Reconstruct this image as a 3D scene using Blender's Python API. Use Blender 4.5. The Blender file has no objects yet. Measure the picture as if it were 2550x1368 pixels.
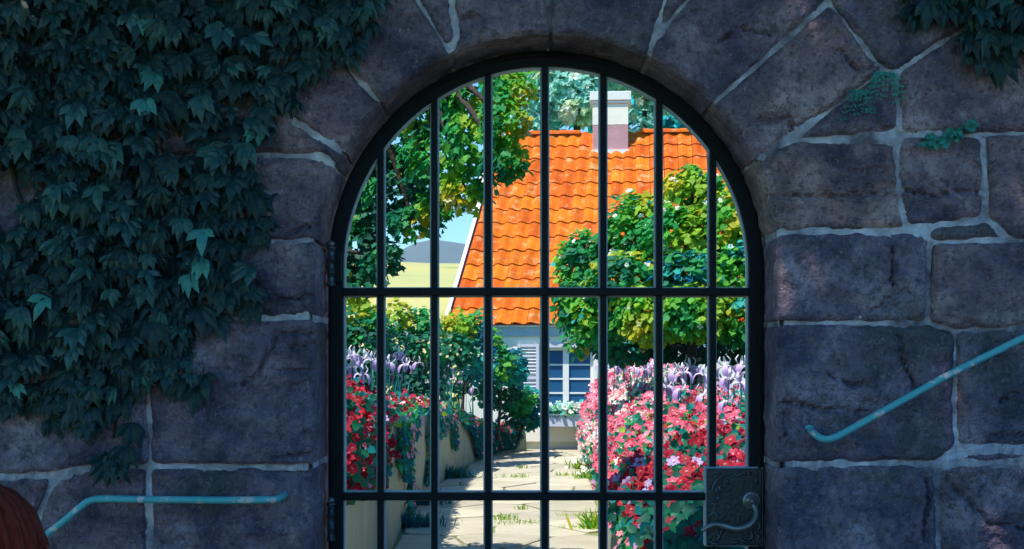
import bpy, bmesh, math, random
import numpy as np
from mathutils import Vector, Matrix
from mathutils.geometry import delaunay_2d_cdt
R = math.radians
rng = np.random.default_rng(7)
random.seed(7)
scene = bpy.context.scene
C = scene.collection

# ------------------------------------------------------------------ camera, sky, sun, exposure
CAM_H, CAM_D, FPX = 1.5, 4.0, 3200.0           # eye height, metres to the wall, focal length in photo pixels
cam_d = bpy.data.cameras.new('camera'); cam = bpy.data.objects.new('camera', cam_d); C.objects.link(cam)
cam.location = (0, -CAM_D, CAM_H); cam.rotation_euler = (R(90), 0, 0)
cam_d.sensor_fit = 'HORIZONTAL'; cam_d.sensor_width = 36; cam_d.lens = 36 * FPX / 2550
cam_d.shift_y = 216 / 2550; cam_d.clip_end = 20000; cam_d.clip_start = .05
scene.camera = cam

SUN_EL, SUN_AZ = R(63), R(43)                  # sun high on the left, a little on the camera's side
S = Vector((-math.cos(SUN_EL) * math.cos(SUN_AZ), -math.cos(SUN_EL) * math.sin(SUN_AZ), math.sin(SUN_EL)))
world = bpy.data.worlds.new('World'); scene.world = world; world.use_nodes = True
wn, wl = world.node_tree.nodes, world.node_tree.links
sky = wn.new('ShaderNodeTexSky'); sky.sky_type = 'NISHITA'; sky.sun_disc = False
sky.sun_elevation = SUN_EL; sky.sun_rotation = math.atan2(S.x, S.y); sky.altitude = 50
sky.air_density = 1.0; sky.dust_density = 0.1; sky.ozone_density = 2.0
tint = wn.new('ShaderNodeMix'); tint.data_type = 'RGBA'; tint.blend_type = 'MULTIPLY'
tint.inputs[0].default_value = 1.0; tint.inputs[7].default_value = (0.66, 0.98, 1.0, 1)
bg = wn['Background']; bg.inputs['Strength'].default_value = 0.15
hsv = wn.new('ShaderNodeHueSaturation'); hsv.inputs['Saturation'].default_value = 1.35
wl.new(sky.outputs[0], hsv.inputs['Color']); wl.new(hsv.outputs[0], tint.inputs[6]); wl.new(tint.outputs[2], bg.inputs['Color'])
sun_d = bpy.data.lights.new('sun', 'SUN'); sun_d.energy = 4.6; sun_d.angle = R(.53); sun_d.color = (1, .955, .87)
sun = bpy.data.objects.new('sun', sun_d); C.objects.link(sun)
sun.rotation_euler = (-S).to_track_quat('-Z', 'Y').to_euler(); sun.location = S * 30
vs = scene.view_settings
vs.view_transform = 'Standard'; vs.look = 'None'; vs.gamma = 1; vs.exposure = 0.6; vs.use_curve_mapping = False
scene.cycles.max_bounces = 8; scene.cycles.diffuse_bounces = 4; scene.cycles.transparent_max_bounces = 6
scene.cycles.use_denoising = True

# ------------------------------------------------------------------ helpers
def P(px, py, d):
    "point seen at photo pixel (px, py), d metres from the eye along the view"
    return Vector(((px - 1275) / FPX * d, d - CAM_D, CAM_H - (py - 900) / FPX * d))

def tag(o, label=None, cat=None, group=None, kind=None):
    for k, v in (('label', label), ('category', cat), ('group', group), ('kind', kind)):
        if v: o[k] = v
    return o

def empty(name, loc=(0, 0, 0), rz=0, parent=None):
    o = bpy.data.objects.new(name, None); C.objects.link(o); o.location = loc; o.rotation_euler = (0, 0, rz)
    o.empty_display_size = .1
    if parent: o.parent = parent
    return o

def link(name, me, m=None, parent=None, world_coords=True):
    "mesh object; if world_coords the vertices are in world space even under a (translated/rotated) parent"
    o = bpy.data.objects.new(name, me); C.objects.link(o)
    if m and not me.materials: me.materials.append(m)
    if parent:
        o.parent = parent
        if world_coords:
            o.matrix_parent_inverse = PW(parent).inverted()
    return o

def PW(o):
    m = Matrix.LocRotScale(o.location, o.rotation_euler, o.scale)
    return (PW(o.parent) @ o.matrix_parent_inverse @ m) if o.parent else m

class MB:
    def __init__(s): s.v = []; s.f = []
    def add(s, vs, fs):
        n = len(s.v); s.v += [tuple(v) for v in vs]; s.f += [tuple(i + n for i in f) for f in fs]; return s
    def box(s, a, b, M=None):
        (x0, y0, z0), (x1, y1, z1) = a, b
        v = [Vector(p) for p in ((x0,y0,z0),(x1,y0,z0),(x1,y1,z0),(x0,y1,z0),(x0,y0,z1),(x1,y0,z1),(x1,y1,z1),(x0,y1,z1))]
        if M: v = [M @ p for p in v]
        return s.add(v, [(0,3,2,1),(4,5,6,7),(0,1,5,4),(1,2,6,5),(2,3,7,6),(3,0,4,7)])
    def tube(s, pts, rad, n=8, caps=True, flat=1.0):
        pts = [Vector(p) for p in pts]
        if not hasattr(rad, '__len__'): rad = [rad] * len(pts)
        vs, fs = [], []; prev = None
        for i, p in enumerate(pts):
            t = (pts[min(i + 1, len(pts) - 1)] - pts[max(i - 1, 0)]).normalized()
            if prev is None:
                prev = t.orthogonal().normalized()
            a = (prev - t * prev.dot(t)).normalized(); b = t.cross(a); prev = a
            for k in range(n):
                th = 2 * math.pi * k / n
                vs.append(p + a * math.cos(th) * rad[i] + b * math.sin(th) * rad[i] * flat)
        for i in range(len(pts) - 1):
            for k in range(n):
                k2 = (k + 1) % n
                fs.append((i*n+k, i*n+k2, (i+1)*n+k2, (i+1)*n+k))
        if caps:
            fs.append(tuple(range(n - 1, -1, -1))); fs.append(tuple((len(pts)-1)*n + k for k in range(n)))
        return s.add(vs, fs)
    def lathe(s, prof, origin, axis='Z', n=16):
        "prof: list of (r, h)"
        o = Vector(origin); vs, fs = [], []
        for r, h in prof:
            for k in range(n):
                th = 2 * math.pi * k / n; c, d = math.cos(th) * r, math.sin(th) * r
                vs.append(o + (Vector((c, d, h)) if axis == 'Z' else Vector((c, -h, d))))
        for i in range(len(prof) - 1):
            for k in range(n):
                k2 = (k + 1) % n; fs.append((i*n+k, i*n+k2, (i+1)*n+k2, (i+1)*n+k))
        fs.append(tuple(range(n - 1, -1, -1))); fs.append(tuple((len(prof)-1)*n + k for k in range(n)))
        return s.add(vs, fs)
    def prism(s, poly, y0, y1):
        "polygon in XZ extruded along Y"
        n = len(poly)
        vs = [(x, y0, z) for x, z in poly] + [(x, y1, z) for x, z in poly]
        fs = [tuple(range(n - 1, -1, -1)), tuple(range(n, 2*n))] + [(i, (i+1) % n, (i+1) % n + n, i + n) for i in range(n)]
        return s.add(vs, fs)
    def mesh(s, name, smooth=False):
        me = bpy.data.meshes.new(name); me.from_pydata([tuple(v) for v in s.v], [], s.f); me.update()
        bm = bmesh.new(); bm.from_mesh(me); bmesh.ops.recalc_face_normals(bm, faces=bm.faces); bm.to_mesh(me); bm.free()
        if smooth: me.polygons.foreach_set('use_smooth', [True] * len(me.polygons))
        return me
    def build(s, name, m, parent=None, smooth=False, bevel=0, seg=2):
        o = link(name, s.mesh(name, smooth), m, parent)
        if bevel:
            b = o.modifiers.new('bevel', 'BEVEL'); b.width = bevel; b.segments = seg; b.limit_method = 'ANGLE'; b.angle_limit = R(40)
        return o

def spline(pts, n=8):
    "Catmull-Rom through 3-D points"
    pts = [Vector(p) for p in pts]; out = []
    for i in range(len(pts) - 1):
        p0, p1, p2, p3 = pts[max(i-1, 0)], pts[i], pts[i+1], pts[min(i+2, len(pts)-1)]
        for k in range(n):
            t = k / n
            out.append(.5 * ((2*p1) + (p2-p0)*t + (2*p0-5*p1+4*p2-p3)*t*t + (3*p1-p0-3*p2+p3)*t**3))
    out.append(pts[-1]); return out

def sm(x, xs, ys): return float(np.interp(x, xs, ys))

# ------------------------------------------------------------------ materials
def mat(name, base, rough=.7, spec=.4, metal=0., var=None, scale=6., bump=0., bscale=40., detail=6, attr=False, trans=0.,
        objvar=0., coat=0., dirt=None, dscale=3., dlim=(.5, .62), stretch=None):
    m = bpy.data.materials.new(name); m.use_nodes = True
    nt = m.node_tree; n, l = nt.nodes, nt.links
    b = n['Principled BSDF']; b.inputs['Roughness'].default_value = rough; b.inputs['Metallic'].default_value = metal
    b.inputs['Specular IOR Level'].default_value = spec; b.inputs['Coat Weight'].default_value = coat
    tc = n.new('ShaderNodeTexCoord'); co = tc.outputs['Object']
    if stretch:
        mp = n.new('ShaderNodeMapping'); mp.inputs['Scale'].default_value = stretch; l.new(co, mp.inputs[0]); co = mp.outputs[0]
    if objvar and not attr:                              # every copy gets its own piece of the pattern
        oi0 = n.new('ShaderNodeObjectInfo'); sc0 = n.new('ShaderNodeMath'); sc0.operation = 'MULTIPLY'; sc0.inputs[1].default_value = 37.
        ad0 = n.new('ShaderNodeVectorMath'); l.new(oi0.outputs['Random'], sc0.inputs[0]); l.new(co, ad0.inputs[0]); l.new(sc0.outputs[0], ad0.inputs[1]); co = ad0.outputs[0]
    if attr:
        a = n.new('ShaderNodeAttribute'); a.attribute_name = 'Col'; col = a.outputs['Color']
    else:
        rgb = n.new('ShaderNodeRGB'); rgb.outputs[0].default_value = (*base, 1); col = rgb.outputs[0]
    if var:
        nz = n.new('ShaderNodeTexNoise'); nz.inputs['Scale'].default_value = scale; nz.inputs['Detail'].default_value = detail
        l.new(co, nz.inputs['Vector'])
        rp = n.new('ShaderNodeValToRGB'); rp.color_ramp.elements[0].position = .35; rp.color_ramp.elements[1].position = .66
        l.new(nz.outputs['Fac'], rp.inputs[0])
        mx = n.new('ShaderNodeMix'); mx.data_type = 'RGBA'; mx.inputs[7].default_value = (*var, 1)
        l.new(rp.outputs[0], mx.inputs[0]); l.new(col, mx.inputs[6]); col = mx.outputs[2]
    if dirt:
        nz = n.new('ShaderNodeTexNoise'); nz.inputs['Scale'].default_value = dscale; nz.inputs['Detail'].default_value = 8
        nz.inputs['Roughness'].default_value = .65
        l.new(co, nz.inputs['Vector'])
        rp = n.new('ShaderNodeValToRGB'); rp.color_ramp.elements[0].position = dlim[0]; rp.color_ramp.elements[1].position = dlim[1]
        l.new(nz.outputs['Fac'], rp.inputs[0])
        mx = n.new('ShaderNodeMix'); mx.data_type = 'RGBA'; mx.inputs[7].default_value = (*dirt, 1)
        l.new(rp.outputs[0], mx.inputs[0]); l.new(col, mx.inputs[6]); col = mx.outputs[2]
    if objvar:
        oi = n.new('ShaderNodeObjectInfo'); mr = n.new('ShaderNodeMapRange')
        mr.inputs[3].default_value = 1 - objvar; mr.inputs[4].default_value = 1 + objvar
        l.new(oi.outputs['Random'], mr.inputs[0])
        hs = n.new('ShaderNodeHueSaturation'); l.new(mr.outputs[0], hs.inputs['Value']); l.new(col, hs.inputs['Color'])
        m2 = n.new('ShaderNodeMapRange'); m2.inputs[3].default_value = .5 - objvar * .04; m2.inputs[4].default_value = .5 + objvar * .04
        ml = n.new('ShaderNodeMath'); ml.operation = 'FRACT'; mm = n.new('ShaderNodeMath'); mm.operation = 'MULTIPLY'; mm.inputs[1].default_value = 7.31
        l.new(oi.outputs['Random'], mm.inputs[0]); l.new(mm.outputs[0], ml.inputs[0]); l.new(ml.outputs[0], m2.inputs[0]); l.new(m2.outputs[0], hs.inputs['Hue'])
        col = hs.outputs[0]
    l.new(col, b.inputs['Base Color'])
    if bump:
        bz = n.new('ShaderNodeTexNoise'); bz.inputs['Scale'].default_value = bscale; bz.inputs['Detail'].default_value = 7
        l.new(co, bz.inputs['Vector'])
        bp = n.new('ShaderNodeBump'); bp.inputs['Strength'].default_value = bump; bp.inputs['Distance'].default_value = .02
        l.new(bz.outputs['Fac'], bp.inputs['Height']); l.new(bp.outputs[0], b.inputs['Normal'])
    if trans:
        t = n.new('ShaderNodeBsdfTranslucent'); l.new(col, t.inputs['Color'])
        ms = n.new('ShaderNodeMixShader'); ms.inputs[0].default_value = trans
        l.new(b.outputs[0], ms.inputs[1]); l.new(t.outputs[0], ms.inputs[2]); l.new(ms.outputs[0], n['Material Output'].inputs['Surface'])
    return m

def stone_material():
    m = bpy.data.materials.new('wall_stone'); m.use_nodes = True
    n, l = m.node_tree.nodes, m.node_tree.links
    b = n['Principled BSDF']; b.inputs['Roughness'].default_value = .78; b.inputs['Specular IOR Level'].default_value = .35
    tc = n.new('ShaderNodeTexCoord'); oi = n.new('ShaderNodeObjectInfo')
    add = n.new('ShaderNodeVectorMath'); add.operation = 'ADD'
    sc = n.new('ShaderNodeMath'); sc.operation = 'MULTIPLY'; sc.inputs[1].default_value = 40
    l.new(oi.outputs['Random'], sc.inputs[0]); l.new(tc.outputs['Object'], add.inputs[0]); l.new(sc.outputs[0], add.inputs[1])
    co = add.outputs[0]
    def noise(s, d=6, r=.55):
        q = n.new('ShaderNodeTexNoise'); q.inputs['Scale'].default_value = s; q.inputs['Detail'].default_value = d; q.inputs['Roughness'].default_value = r
        l.new(co, q.inputs['Vector']); return q.outputs['Fac']
    def ramp(f, stops):
        r = n.new('ShaderNodeValToRGB'); e = r.color_ramp.elements
        while len(e) < len(stops): e.new(.5)
        for k, (p, c) in enumerate(stops): e[k].position = p; e[k].color = (*c, 1)
        l.new(f, r.inputs[0]); return r.outputs[0]
    def mix(f, a, c, mode='MIX'):
        x = n.new('ShaderNodeMix'); x.data_type = 'RGBA'; x.blend_type = mode
        if isinstance(f, float): x.inputs[0].default_value = f
        else: l.new(f, x.inputs[0])
        l.new(a, x.inputs[6])
        if isinstance(c, tuple): x.inputs[7].default_value = (*c, 1)
        else: l.new(c, x.inputs[7])
        return x.outputs[2]
    base = ramp(noise(4.2, 10, .66), [(.35, (.098, .066, .104)), (.44, (.24, .150, .196)), (.53, (.39, .232, .252)), (.63, (.66, .43, .44))])
    per = ramp(oi.outputs['Random'], [(0, (.72, .76, .95)), (.35, (1.0, .92, .98)), (.65, (.85, .92, 1.12)), (1, (1.12, 1.0, .95))])
    col = mix(1.0, base, per, 'MULTIPLY')
    col = mix(ramp(noise(14, 10, .7), [(.46, (0, 0, 0)), (.70, (.75, .75, .75))]), col, (.070, .055, .078))
    col = mix(ramp(noise(1.9, 4, .5), [(.56, (0, 0, 0)), (.68, (.7, .7, .7))]), col, (.070, .072, .058))     # mossy stains
    col = mix(ramp(noise(90, 3, .6), [(.62, (0, 0, 0)), (.74, (.6, .6, .6))]), col, (.52, .46, .52))         # pale grains
    col = mix(ramp(noise(55, 8, .78), [(.40, (.62, .62, .62)), (.50, (0, 0, 0))]), col, (.045, .036, .050))   # dark pits and grain
    col = mix(ramp(noise(38, 10, .8), [(.56, (0, 0, 0)), (.66, (.5, .5, .5))]), col, (.50, .36, .37))          # paler bruises
    l.new(col, b.inputs['Base Color'])
    bp = n.new('ShaderNodeBump'); bp.inputs['Strength'].default_value = .9; bp.inputs['Distance'].default_value = .016
    ad = n.new('ShaderNodeMath'); ad.operation = 'ADD'
    l.new(noise(22, 10, .68), ad.inputs[0]); l.new(noise(120, 4, .6), ad.inputs[1]); l.new(ad.outputs[0], bp.inputs['Height'])
    l.new(bp.outputs[0], b.inputs['Normal'])
    return m

M = {}
M['stone'] = stone_material()
M['mortar'] = mat('lime_mortar', (.84, .71, .80), .9, .2, var=(.46, .37, .43), scale=16, bump=1., bscale=45, dirt=(.16, .115, .145), dscale=3.4, dlim=(.44, .62))
M['iron'] = mat('black_iron_paint', (.005, .005, .008), .55, .16, var=(.010, .009, .014), scale=14, bump=.12, bscale=90)
M['iron_relief'] = mat('worn_iron_relief', (.075, .085, .105), .32, .6, metal=.2, var=(.03, .035, .045), scale=30)
M['iron_plate'] = mat('lock_plate_iron', (.030, .030, .038), .42, .4, var=(.018, .018, .024), scale=24, bump=.25, bscale=70)
M['rim_light'] = mat('painted_rim_light', (.46, .50, .56), .42, .4, var=(.32, .36, .42), scale=10)  # pale colour painting the garden light caught on the iron edges
M['steel'] = mat('worn_steel', (.32, .29, .31), .32, .5, metal=.5, var=(.17, .16, .17), scale=20)
M['teal_paint'] = mat('chipped_teal_paint', (.10, .40, .45), .4, .4, var=(.14, .46, .50), scale=12, dirt=(.72, .56, .54), dscale=26, dlim=(.565, .57), bump=.15, bscale=60)
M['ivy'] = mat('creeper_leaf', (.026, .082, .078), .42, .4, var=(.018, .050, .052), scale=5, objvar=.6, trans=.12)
M['ivy_highlit'] = mat('creeper_leaf_highlit', (.075, .30, .28), .4, .4, var=(.05, .20, .19), scale=5, objvar=.35, trans=.2)  # brighter copy that paints light catching some of the leaves
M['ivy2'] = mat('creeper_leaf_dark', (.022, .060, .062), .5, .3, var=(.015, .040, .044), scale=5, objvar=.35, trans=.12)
M['fern'] = mat('fern_green', (.05, .24, .20), .6, .3, trans=.15, objvar=.3)
M['vine'] = mat('vine_bark', (.05, .045, .045), .85, .2, bump=.5, bscale=50)
M['leaf'] = mat('foliage', (0, 0, 0), .55, .3, attr=True, trans=.52)
M['petal'] = mat('petal', (0, 0, 0), .6, .3, attr=True, trans=.25, objvar=.15)
M['bark'] = mat('bark', (.075, .06, .05), .9, .2, var=(.04, .035, .03), scale=12, bump=.7, bscale=30)
M['plaster'] = mat('garden_plaster', (.38, .40, .31), .9, .2, var=(.30, .33, .23), scale=2.2, bump=.25, bscale=30, dirt=(.24, .27, .17), dscale=1.3, dlim=(.52, .75), stretch=(3, 3, .6))
M['soil'] = mat('soil', (.055, .042, .032), .95, .1, var=(.035, .03, .025), scale=9, bump=.8, bscale=25)
M['flag'] = mat('cream_flagstone', (.49, .45, .34), .85, .2, var=(.42, .38, .28), scale=3.5, objvar=.16, bump=.35, bscale=26, dirt=(.38, .34, .27), dscale=6, dlim=(.56, .75))
M['joint'] = mat('path_joint', (.25, .25, .13), .95, .1, var=(.19, .25, .06), scale=7, bump=.6, bscale=40)
M['white'] = mat('white_limewash', (.84, .81, .71), .85, .2, var=(.77, .74, .65), scale=3, bump=.18, bscale=30)
M['white_paint'] = mat('white_paint', (.78, .78, .74), .5, .4, var=(.72, .72, .70), scale=8)
M['lilac_paint'] = mat('pale_lilac_paint', (.60, .60, .68), .6, .3, var=(.54, .55, .64), scale=5)
M['blue_grey'] = mat('eave_shade_and_bracket', (.40, .50, .58), .6, .3, var=(.35, .45, .53), scale=4)  # colour of the shadow band under the eave, also on the box brackets
M['pink_lower_stack'] = mat('pink_lower_stack', (.52, .30, .33), .85, .2, var=(.46, .25, .28), scale=6, bump=.3, bscale=30)  # pink colour of the chimney's lower part
M['glass'] = mat('window_glass', (.02, .10, .22), .08, .6)
M['tile'] = mat('terracotta_tile', (.66, .145, .008), .75, .12, var=(.55, .105, .010), scale=7, objvar=.19, bump=.3, bscale=40, dirt=(.62, .33, .14), dscale=6, dlim=(.54, .70))
M['underlay'] = mat('tile_bedding', (.42, .09, .05), .9, .1, var=(.34, .07, .06), scale=8)
M['hair'] = mat('brown_hair', (.33, .036, .020), .6, .15, var=(.23, .026, .015), scale=9, stretch=(14, 14, 1), bump=.5, bscale=30)
M['skin'] = mat('skin', (.55, .33, .24), .6, .3)
M['cloth'] = mat('navy_cloth', (.03, .035, .06), .85, .2, bump=.2, bscale=80)
M['shoe'] = mat('leather', (.05, .03, .02), .5, .4)
M['eye'] = mat('eye', (.02, .015, .012), .2, .5)
M['lane'] = mat('lane_stone', (.11, .11, .13), .85, .25, var=(.07, .075, .09), scale=4, bump=.5, bscale=25)
M['lawn'] = mat('lawn', (.09, .16, .035), .95, .1, var=(.15, .19, .05), scale=.8, bump=.5, bscale=20)
M['field'] = mat('yellow_field', (.47, .42, .16), .95, .1, var=(.40, .40, .17), scale=.12, bump=.6, bscale=3, dirt=(.24, .31, .10), dscale=.4, dlim=(.56, .70), stretch=(.5, 1, 1))
M['hill'] = mat('far_hill', (.06, .10, .10), .95, .1, var=(.08, .11, .12), scale=.01)

# ------------------------------------------------------------------ the setting: terrain, lane, steps
def grid_mesh(name, xs, ys, zf):
    vs = [(x, y, zf(x, y)) for y in ys for x in xs]; nx = len(xs)
    fs = [(j*nx+i, j*nx+i+1, (j+1)*nx+i+1, (j+1)*nx+i) for j in range(len(ys)-1) for i in range(nx-1)]
    return MB().add(vs, fs)

def geo(a, b, k, n):      # spacing that widens outwards
    return [a + (b - a) * ((math.exp(k * i / n) - 1) / (math.exp(k) - 1)) for i in range(n + 1)]
gx = [-v for v in geo(0, 6000, 8, 26)][:0:-1] + geo(0, 6000, 8, 26)
gy = [-v for v in geo(.42, 4000, 8, 22)][:0:-1] + [.08, .30] + geo(.5, 6000, 8, 40)
def ground_z(x, y):
    if y < .2: return -1.9
    return -.03
g = grid_mesh('ground', gx, gy, ground_z).build('ground', M['lawn']); tag(g, kind='structure')
# hillside with a yellow field, beyond the cottage
def field_z(x, y):
    t = min(1, max(0, (y - 42) / 60)); e = max(0, min(1, (x + 70) / 40)) * max(0, min(1, (60 - x) / 40))
    return -.3 + (9.9 - .015 * (x + 8) ** 2 / 6 + .2 * math.sin(x * .3)) * (t * t * (3 - 2 * t)) * e
tag(grid_mesh('f', np.linspace(-75, 65, 60), np.linspace(40, 118, 30), field_z).build('hill_field', M['field'], smooth=True), kind='structure')
def far_z(x, y):
    x, y = x / 3, y / 3; r = (y - 700) / 500
    return -8 + 3 * max(0, 1 - abs(r - .5) * 2) * (95 + 16 * math.sin(x * .012 + 1.2) + 12 * math.sin(x * .031 + .4) + 8 * math.sin(x * .075))
tag(grid_mesh('h', np.linspace(-4200, 4200, 220), np.linspace(2100, 3600, 16), far_z).build('far_hills', M['hill'], smooth=True), kind='structure')

# the lane in front of the wall: a landing before the gate, steps going down on the left and up on the right
lane = empty('lane', (0, -1.5, .1)); tag(lane, kind='structure')
def slab(x0, x1, z, i):
    w = MB(); y = -5.6
    while y < -.03:
        y1 = min(y + random.uniform(.7, 1.1), -.03)
        if -.03 - y1 < .3: y1 = -.03
        b = MB().box((x0 + .006, y + .006, z - .45), (x1 - .006, y1 - .006, z)).build('paving_slab', M['lane'], lane, bevel=.012)
        y = y1
slab(-.74, .15, .1, 0); slab(.15, 1.05, .1, 1)
for k in range(9): slab(-.74 - .34 * (k + 1), -.74 - .34 * k, .1 - .17 * (k + 1), k)
for k in range(9): slab(1.05 + .34 * k, 1.05 + .34 * (k + 1), .1 + .17 * (k + 1), k)

# ------------------------------------------------------------------ the stone wall: every stone traced, one by one
ARC_C, ARC_R = (1360., 660.), 570.
JL, JR = ARC_C[0] - ARC_R, ARC_C[0] + ARC_R
def ang(p): return math.atan2(-(p[1] - ARC_C[1]), p[0] - ARC_C[0])
def arc(p, q):
    a, b = ang(p), ang(q); n = 14
    return [(ARC_C[0] + ARC_R * math.cos(a + (b - a) * i / n), ARC_C[1] - ARC_R * math.sin(a + (b - a) * i / n)) for i in range(n + 1)]
STONES = [
 arc((945,250),(1120,140)) + [(1112,118),(1040,5),(1000,-150),(700,-150),(760,20),(885,190)],
 [(1112,118),(1040,5),(1000,-150),(1125,-150),(1128,20),(1133,98)],
 arc((1120,140),(1372,100)) + [(1372,40),(1362,-10),(1355,-150),(1125,-150),(1128,20),(1135,100)],
 [(1372,44),(1352,-150),(1404,-150),(1388,-10)],
 arc((1372,100),(1605,165)) + [(1635,85),(1660,-10),(1690,-150),(1402,-150),(1387,-5),(1372,40)],
 [(1633,90),(1690,-150),(1780,-150),(1718,-5)],
 arc((1605,165),(1785,250)) + [(2062,5),(2040,-150),(1780,-150),(1718,-5),(1628,100)],
 arc((1785,250),(1888,400)) + [(1930,362),(2050,285),(2190,182),(2195,170),(2065,8)],
 [(1985,345),(2050,288),(2192,182),(2232,185),(2238,335),(2030,345)],
 arc((1888,400),(1917,582)) + [(2260,572),(2245,540),(2232,345),(2030,347),(1985,350),(1925,370)],
 [(2065,8),(2195,170),(2235,180),(2345,105),(2480,30),(2600,-150),(2040,-150)],
 [(2235,180),(2345,105),(2480,30),(2600,-150),(2720,-150),(2720,325),(2430,335),(2238,335)],
 [(2236,338),(2430,335),(2450,350),(2452,542),(2345,560),(2262,570),(2245,540)],
 [(2430,335),(2720,325),(2720,600),(2515,598),(2485,570),(2456,545),(2450,350)],
 [(2306,588),(2330,564),(2456,546),(2488,573),(2504,598),(2330,606)],
 [(JR,582),(2262,572),(2305,587),(2316,605),(2310,805),(JR,803)],
 [(2318,604),(2500,600),(2720,605),(2720,815),(2550,815),(2380,822),(2310,805)],
 [(JR,806),(2310,807),(2378,824),(2378,1110),(2340,1150),(JR,1155)],
 [(2380,824),(2550,815),(2720,815),(2720,1120),(2420,1117),(2379,1107)],
 [(2395,1124),(2430,1118),(2720,1121),(2720,1158),(2385,1155)],
 [(JR,1157),(2335,1154),(2337,1500),(JR,1500)],
 [(2337,1157),(2720,1158),(2720,1500),(2337,1500)],
 arc((835,372),(945,250))[::-1] + [(835,368),(715,290),(640,200),(760,20),(885,190)],
 arc((812,405),(835,372))[::-1] + [(812,390),(690,387),(600,390),(560,300),(640,200),(715,290)],
 arc((803,596),(812,405))[::-1] + [(800,596),(640,600),(600,600),(600,390),(690,388),(805,391)],
 [(545,600),(JL,596),(JL,790),(540,795)],
 [(372,800),(540,795),(JL,790),(JL,1160),(372,1161)],
 [(372,800),(372,1160),(240,1157),(135,1175),(0,1188),(-170,1190),(-170,820)],
 [(372,1163),(JL,1162),(JL,1500),(372,1500)],
 [(372,1163),(372,1500),(20,1500),(85,1310),(135,1190),(235,1160)],
 [(135,1186),(85,1310),(20,1500),(-170,1500),(-170,1190),(0,1190)],
 [(-170,595),(100,598),(330,600),(330,800),(-170,820)],
 [(330,600),(545,600),(540,795),(372,800),(330,800)],
 [(-170,400),(160,395),(160,598),(-170,595)],
 [(160,395),(395,385),(600,390),(600,600),(330,600),(160,598)],
 [(395,175),(395,385),(160,395),(140,180)],
 [(395,175),(640,200),(560,300),(600,390),(395,385)],
 [(-170,170),(140,180),(160,395),(-170,400)],
 [(-170,-150),(300,-150),(300,178),(140,180),(-170,170)],
 [(300,-150),(700,-150),(760,20),(640,200),(395,175),(300,178)],
]
CRACKS = [[(785,828),(690,838),(680,868),(665,905),(640,935),(600,956)], [(795,1125),(760,1130),(690,1142)], [(795,858),(730,868)],
 [(795,921),(700,925)], [(1915,487),(2060,488),(2200,484)], [(2215,590),(2222,680),(2220,745),(2170,772),(2130,790)],
 [(2235,840),(2245,900),(2275,960)], [(1925,995),(2010,1012),(2070,1020),(2150,1030)], [(1950,1030),(1955,1080),(1935,1120)],
 [(2245,478),(2330,484),(2440,478)], [(1895,305),(1960,290),(1985,330)], [(2350,1190),(2400,1240),(2460,1305),(2550,1315)],
 [(2060,930),(2120,960),(2165,958)], [(2480,1000),(2520,985),(2600,960)], [(790,560),(740,575),(712,583)], [(770,740),(690,745)],
 [(2090,130),(2140,180),(2200,160)], [(1790,110),(1830,70),(1920,90)], [(2300,1180),(2312,1260),(2300,1340)]]
CHIPS = [(1168,68,34,30), (1650,60,24,40), (1930,310,45,26), (2190,450,32,36), (2255,760,26,45), (1990,1035,52,34), (2012,1180,30,22),
         (2190,340,60,22), (2520,1100,70,22), (770,1110,25,40), (715,1175,70,16), (2250,60,40,20), (2400,440,30,60)]

def generic_rows():
    "stones outside the picture, so that the wall goes on"
    out = []
    def fill(x0, x1, y0, y1):
        y = y0
        while y < y1 - 40:
            h = min(random.uniform(190, 320), y1 - y)
            if y1 - y - h < 120: h = y1 - y
            x = x0
            while x < x1 - 40:
                w = min(random.uniform(240, 460), x1 - x)
                if x1 - x - w < 160: w = x1 - x
                out.append([(x, y), (x + w, y), (x + w, y + h), (x, y + h)]); x += w
            y += h
    fill(-2900, -170, -900, 2500); fill(2720, 5200, -900, 2100); fill(-170, 2720, -900, -150)
    fill(-170, JL, 1500, 2500); fill(JR, 2720, 1500, 1800)
    return out

def px2w(x, y): return ((x - 1275) / 800., 1.5 + (900 - y) / 800.)

def noise2(x, y, seed):
    "cheap smooth value noise, numpy"
    def h(i, j): 
        v = np.sin(i * 127.1 + j * 311.7 + seed * 74.7) * 43758.5453
        return v - np.floor(v)
    i, j = np.floor(x), np.floor(y); fx, fy = x - i, y - j
    fx = fx * fx * (3 - 2 * fx); fy = fy * fy * (3 - 2 * fy)
    return (h(i,j)*(1-fx) + h(i+1,j)*fx) * (1-fy) + (h(i,j+1)*(1-fx) + h(i+1,j+1)*fx) * fy
def fbm(x, y, seed, o=4):
    s = 0; a = .5
    for k in range(o): s = s + a * noise2(x * 2**k, y * 2**k, seed + k); a *= .5
    return s - .5

def seg_dist(pts, poly, closed=True):
    d = np.full(len(pts), 1e9); n = len(poly)
    for i in range(n if closed else n - 1):
        a, b = np.array(poly[i], float), np.array(poly[(i + 1) % n], float); ab = b - a; L = ab @ ab
        if L < 1e-9: continue
        t = np.clip(((pts - a) @ ab) / L, 0, 1); q = a + t[:, None] * ab
        d = np.minimum(d, np.hypot(*(pts - q).T))
    return d
def inside(pts, poly):
    r = np.zeros(len(pts), bool); n = len(poly)
    for i in range(n):
        (x1, y1), (x2, y2) = poly[i], poly[(i + 1) % n]
        c = (y1 > pts[:, 1]) != (y2 > pts[:, 1])
        with np.errstate(divide='ignore', invalid='ignore'):
            xi = (x2 - x1) * (pts[:, 1] - y1) / (y2 - y1) + x1
        r ^= c & (pts[:, 0] < xi)
    return r

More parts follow.
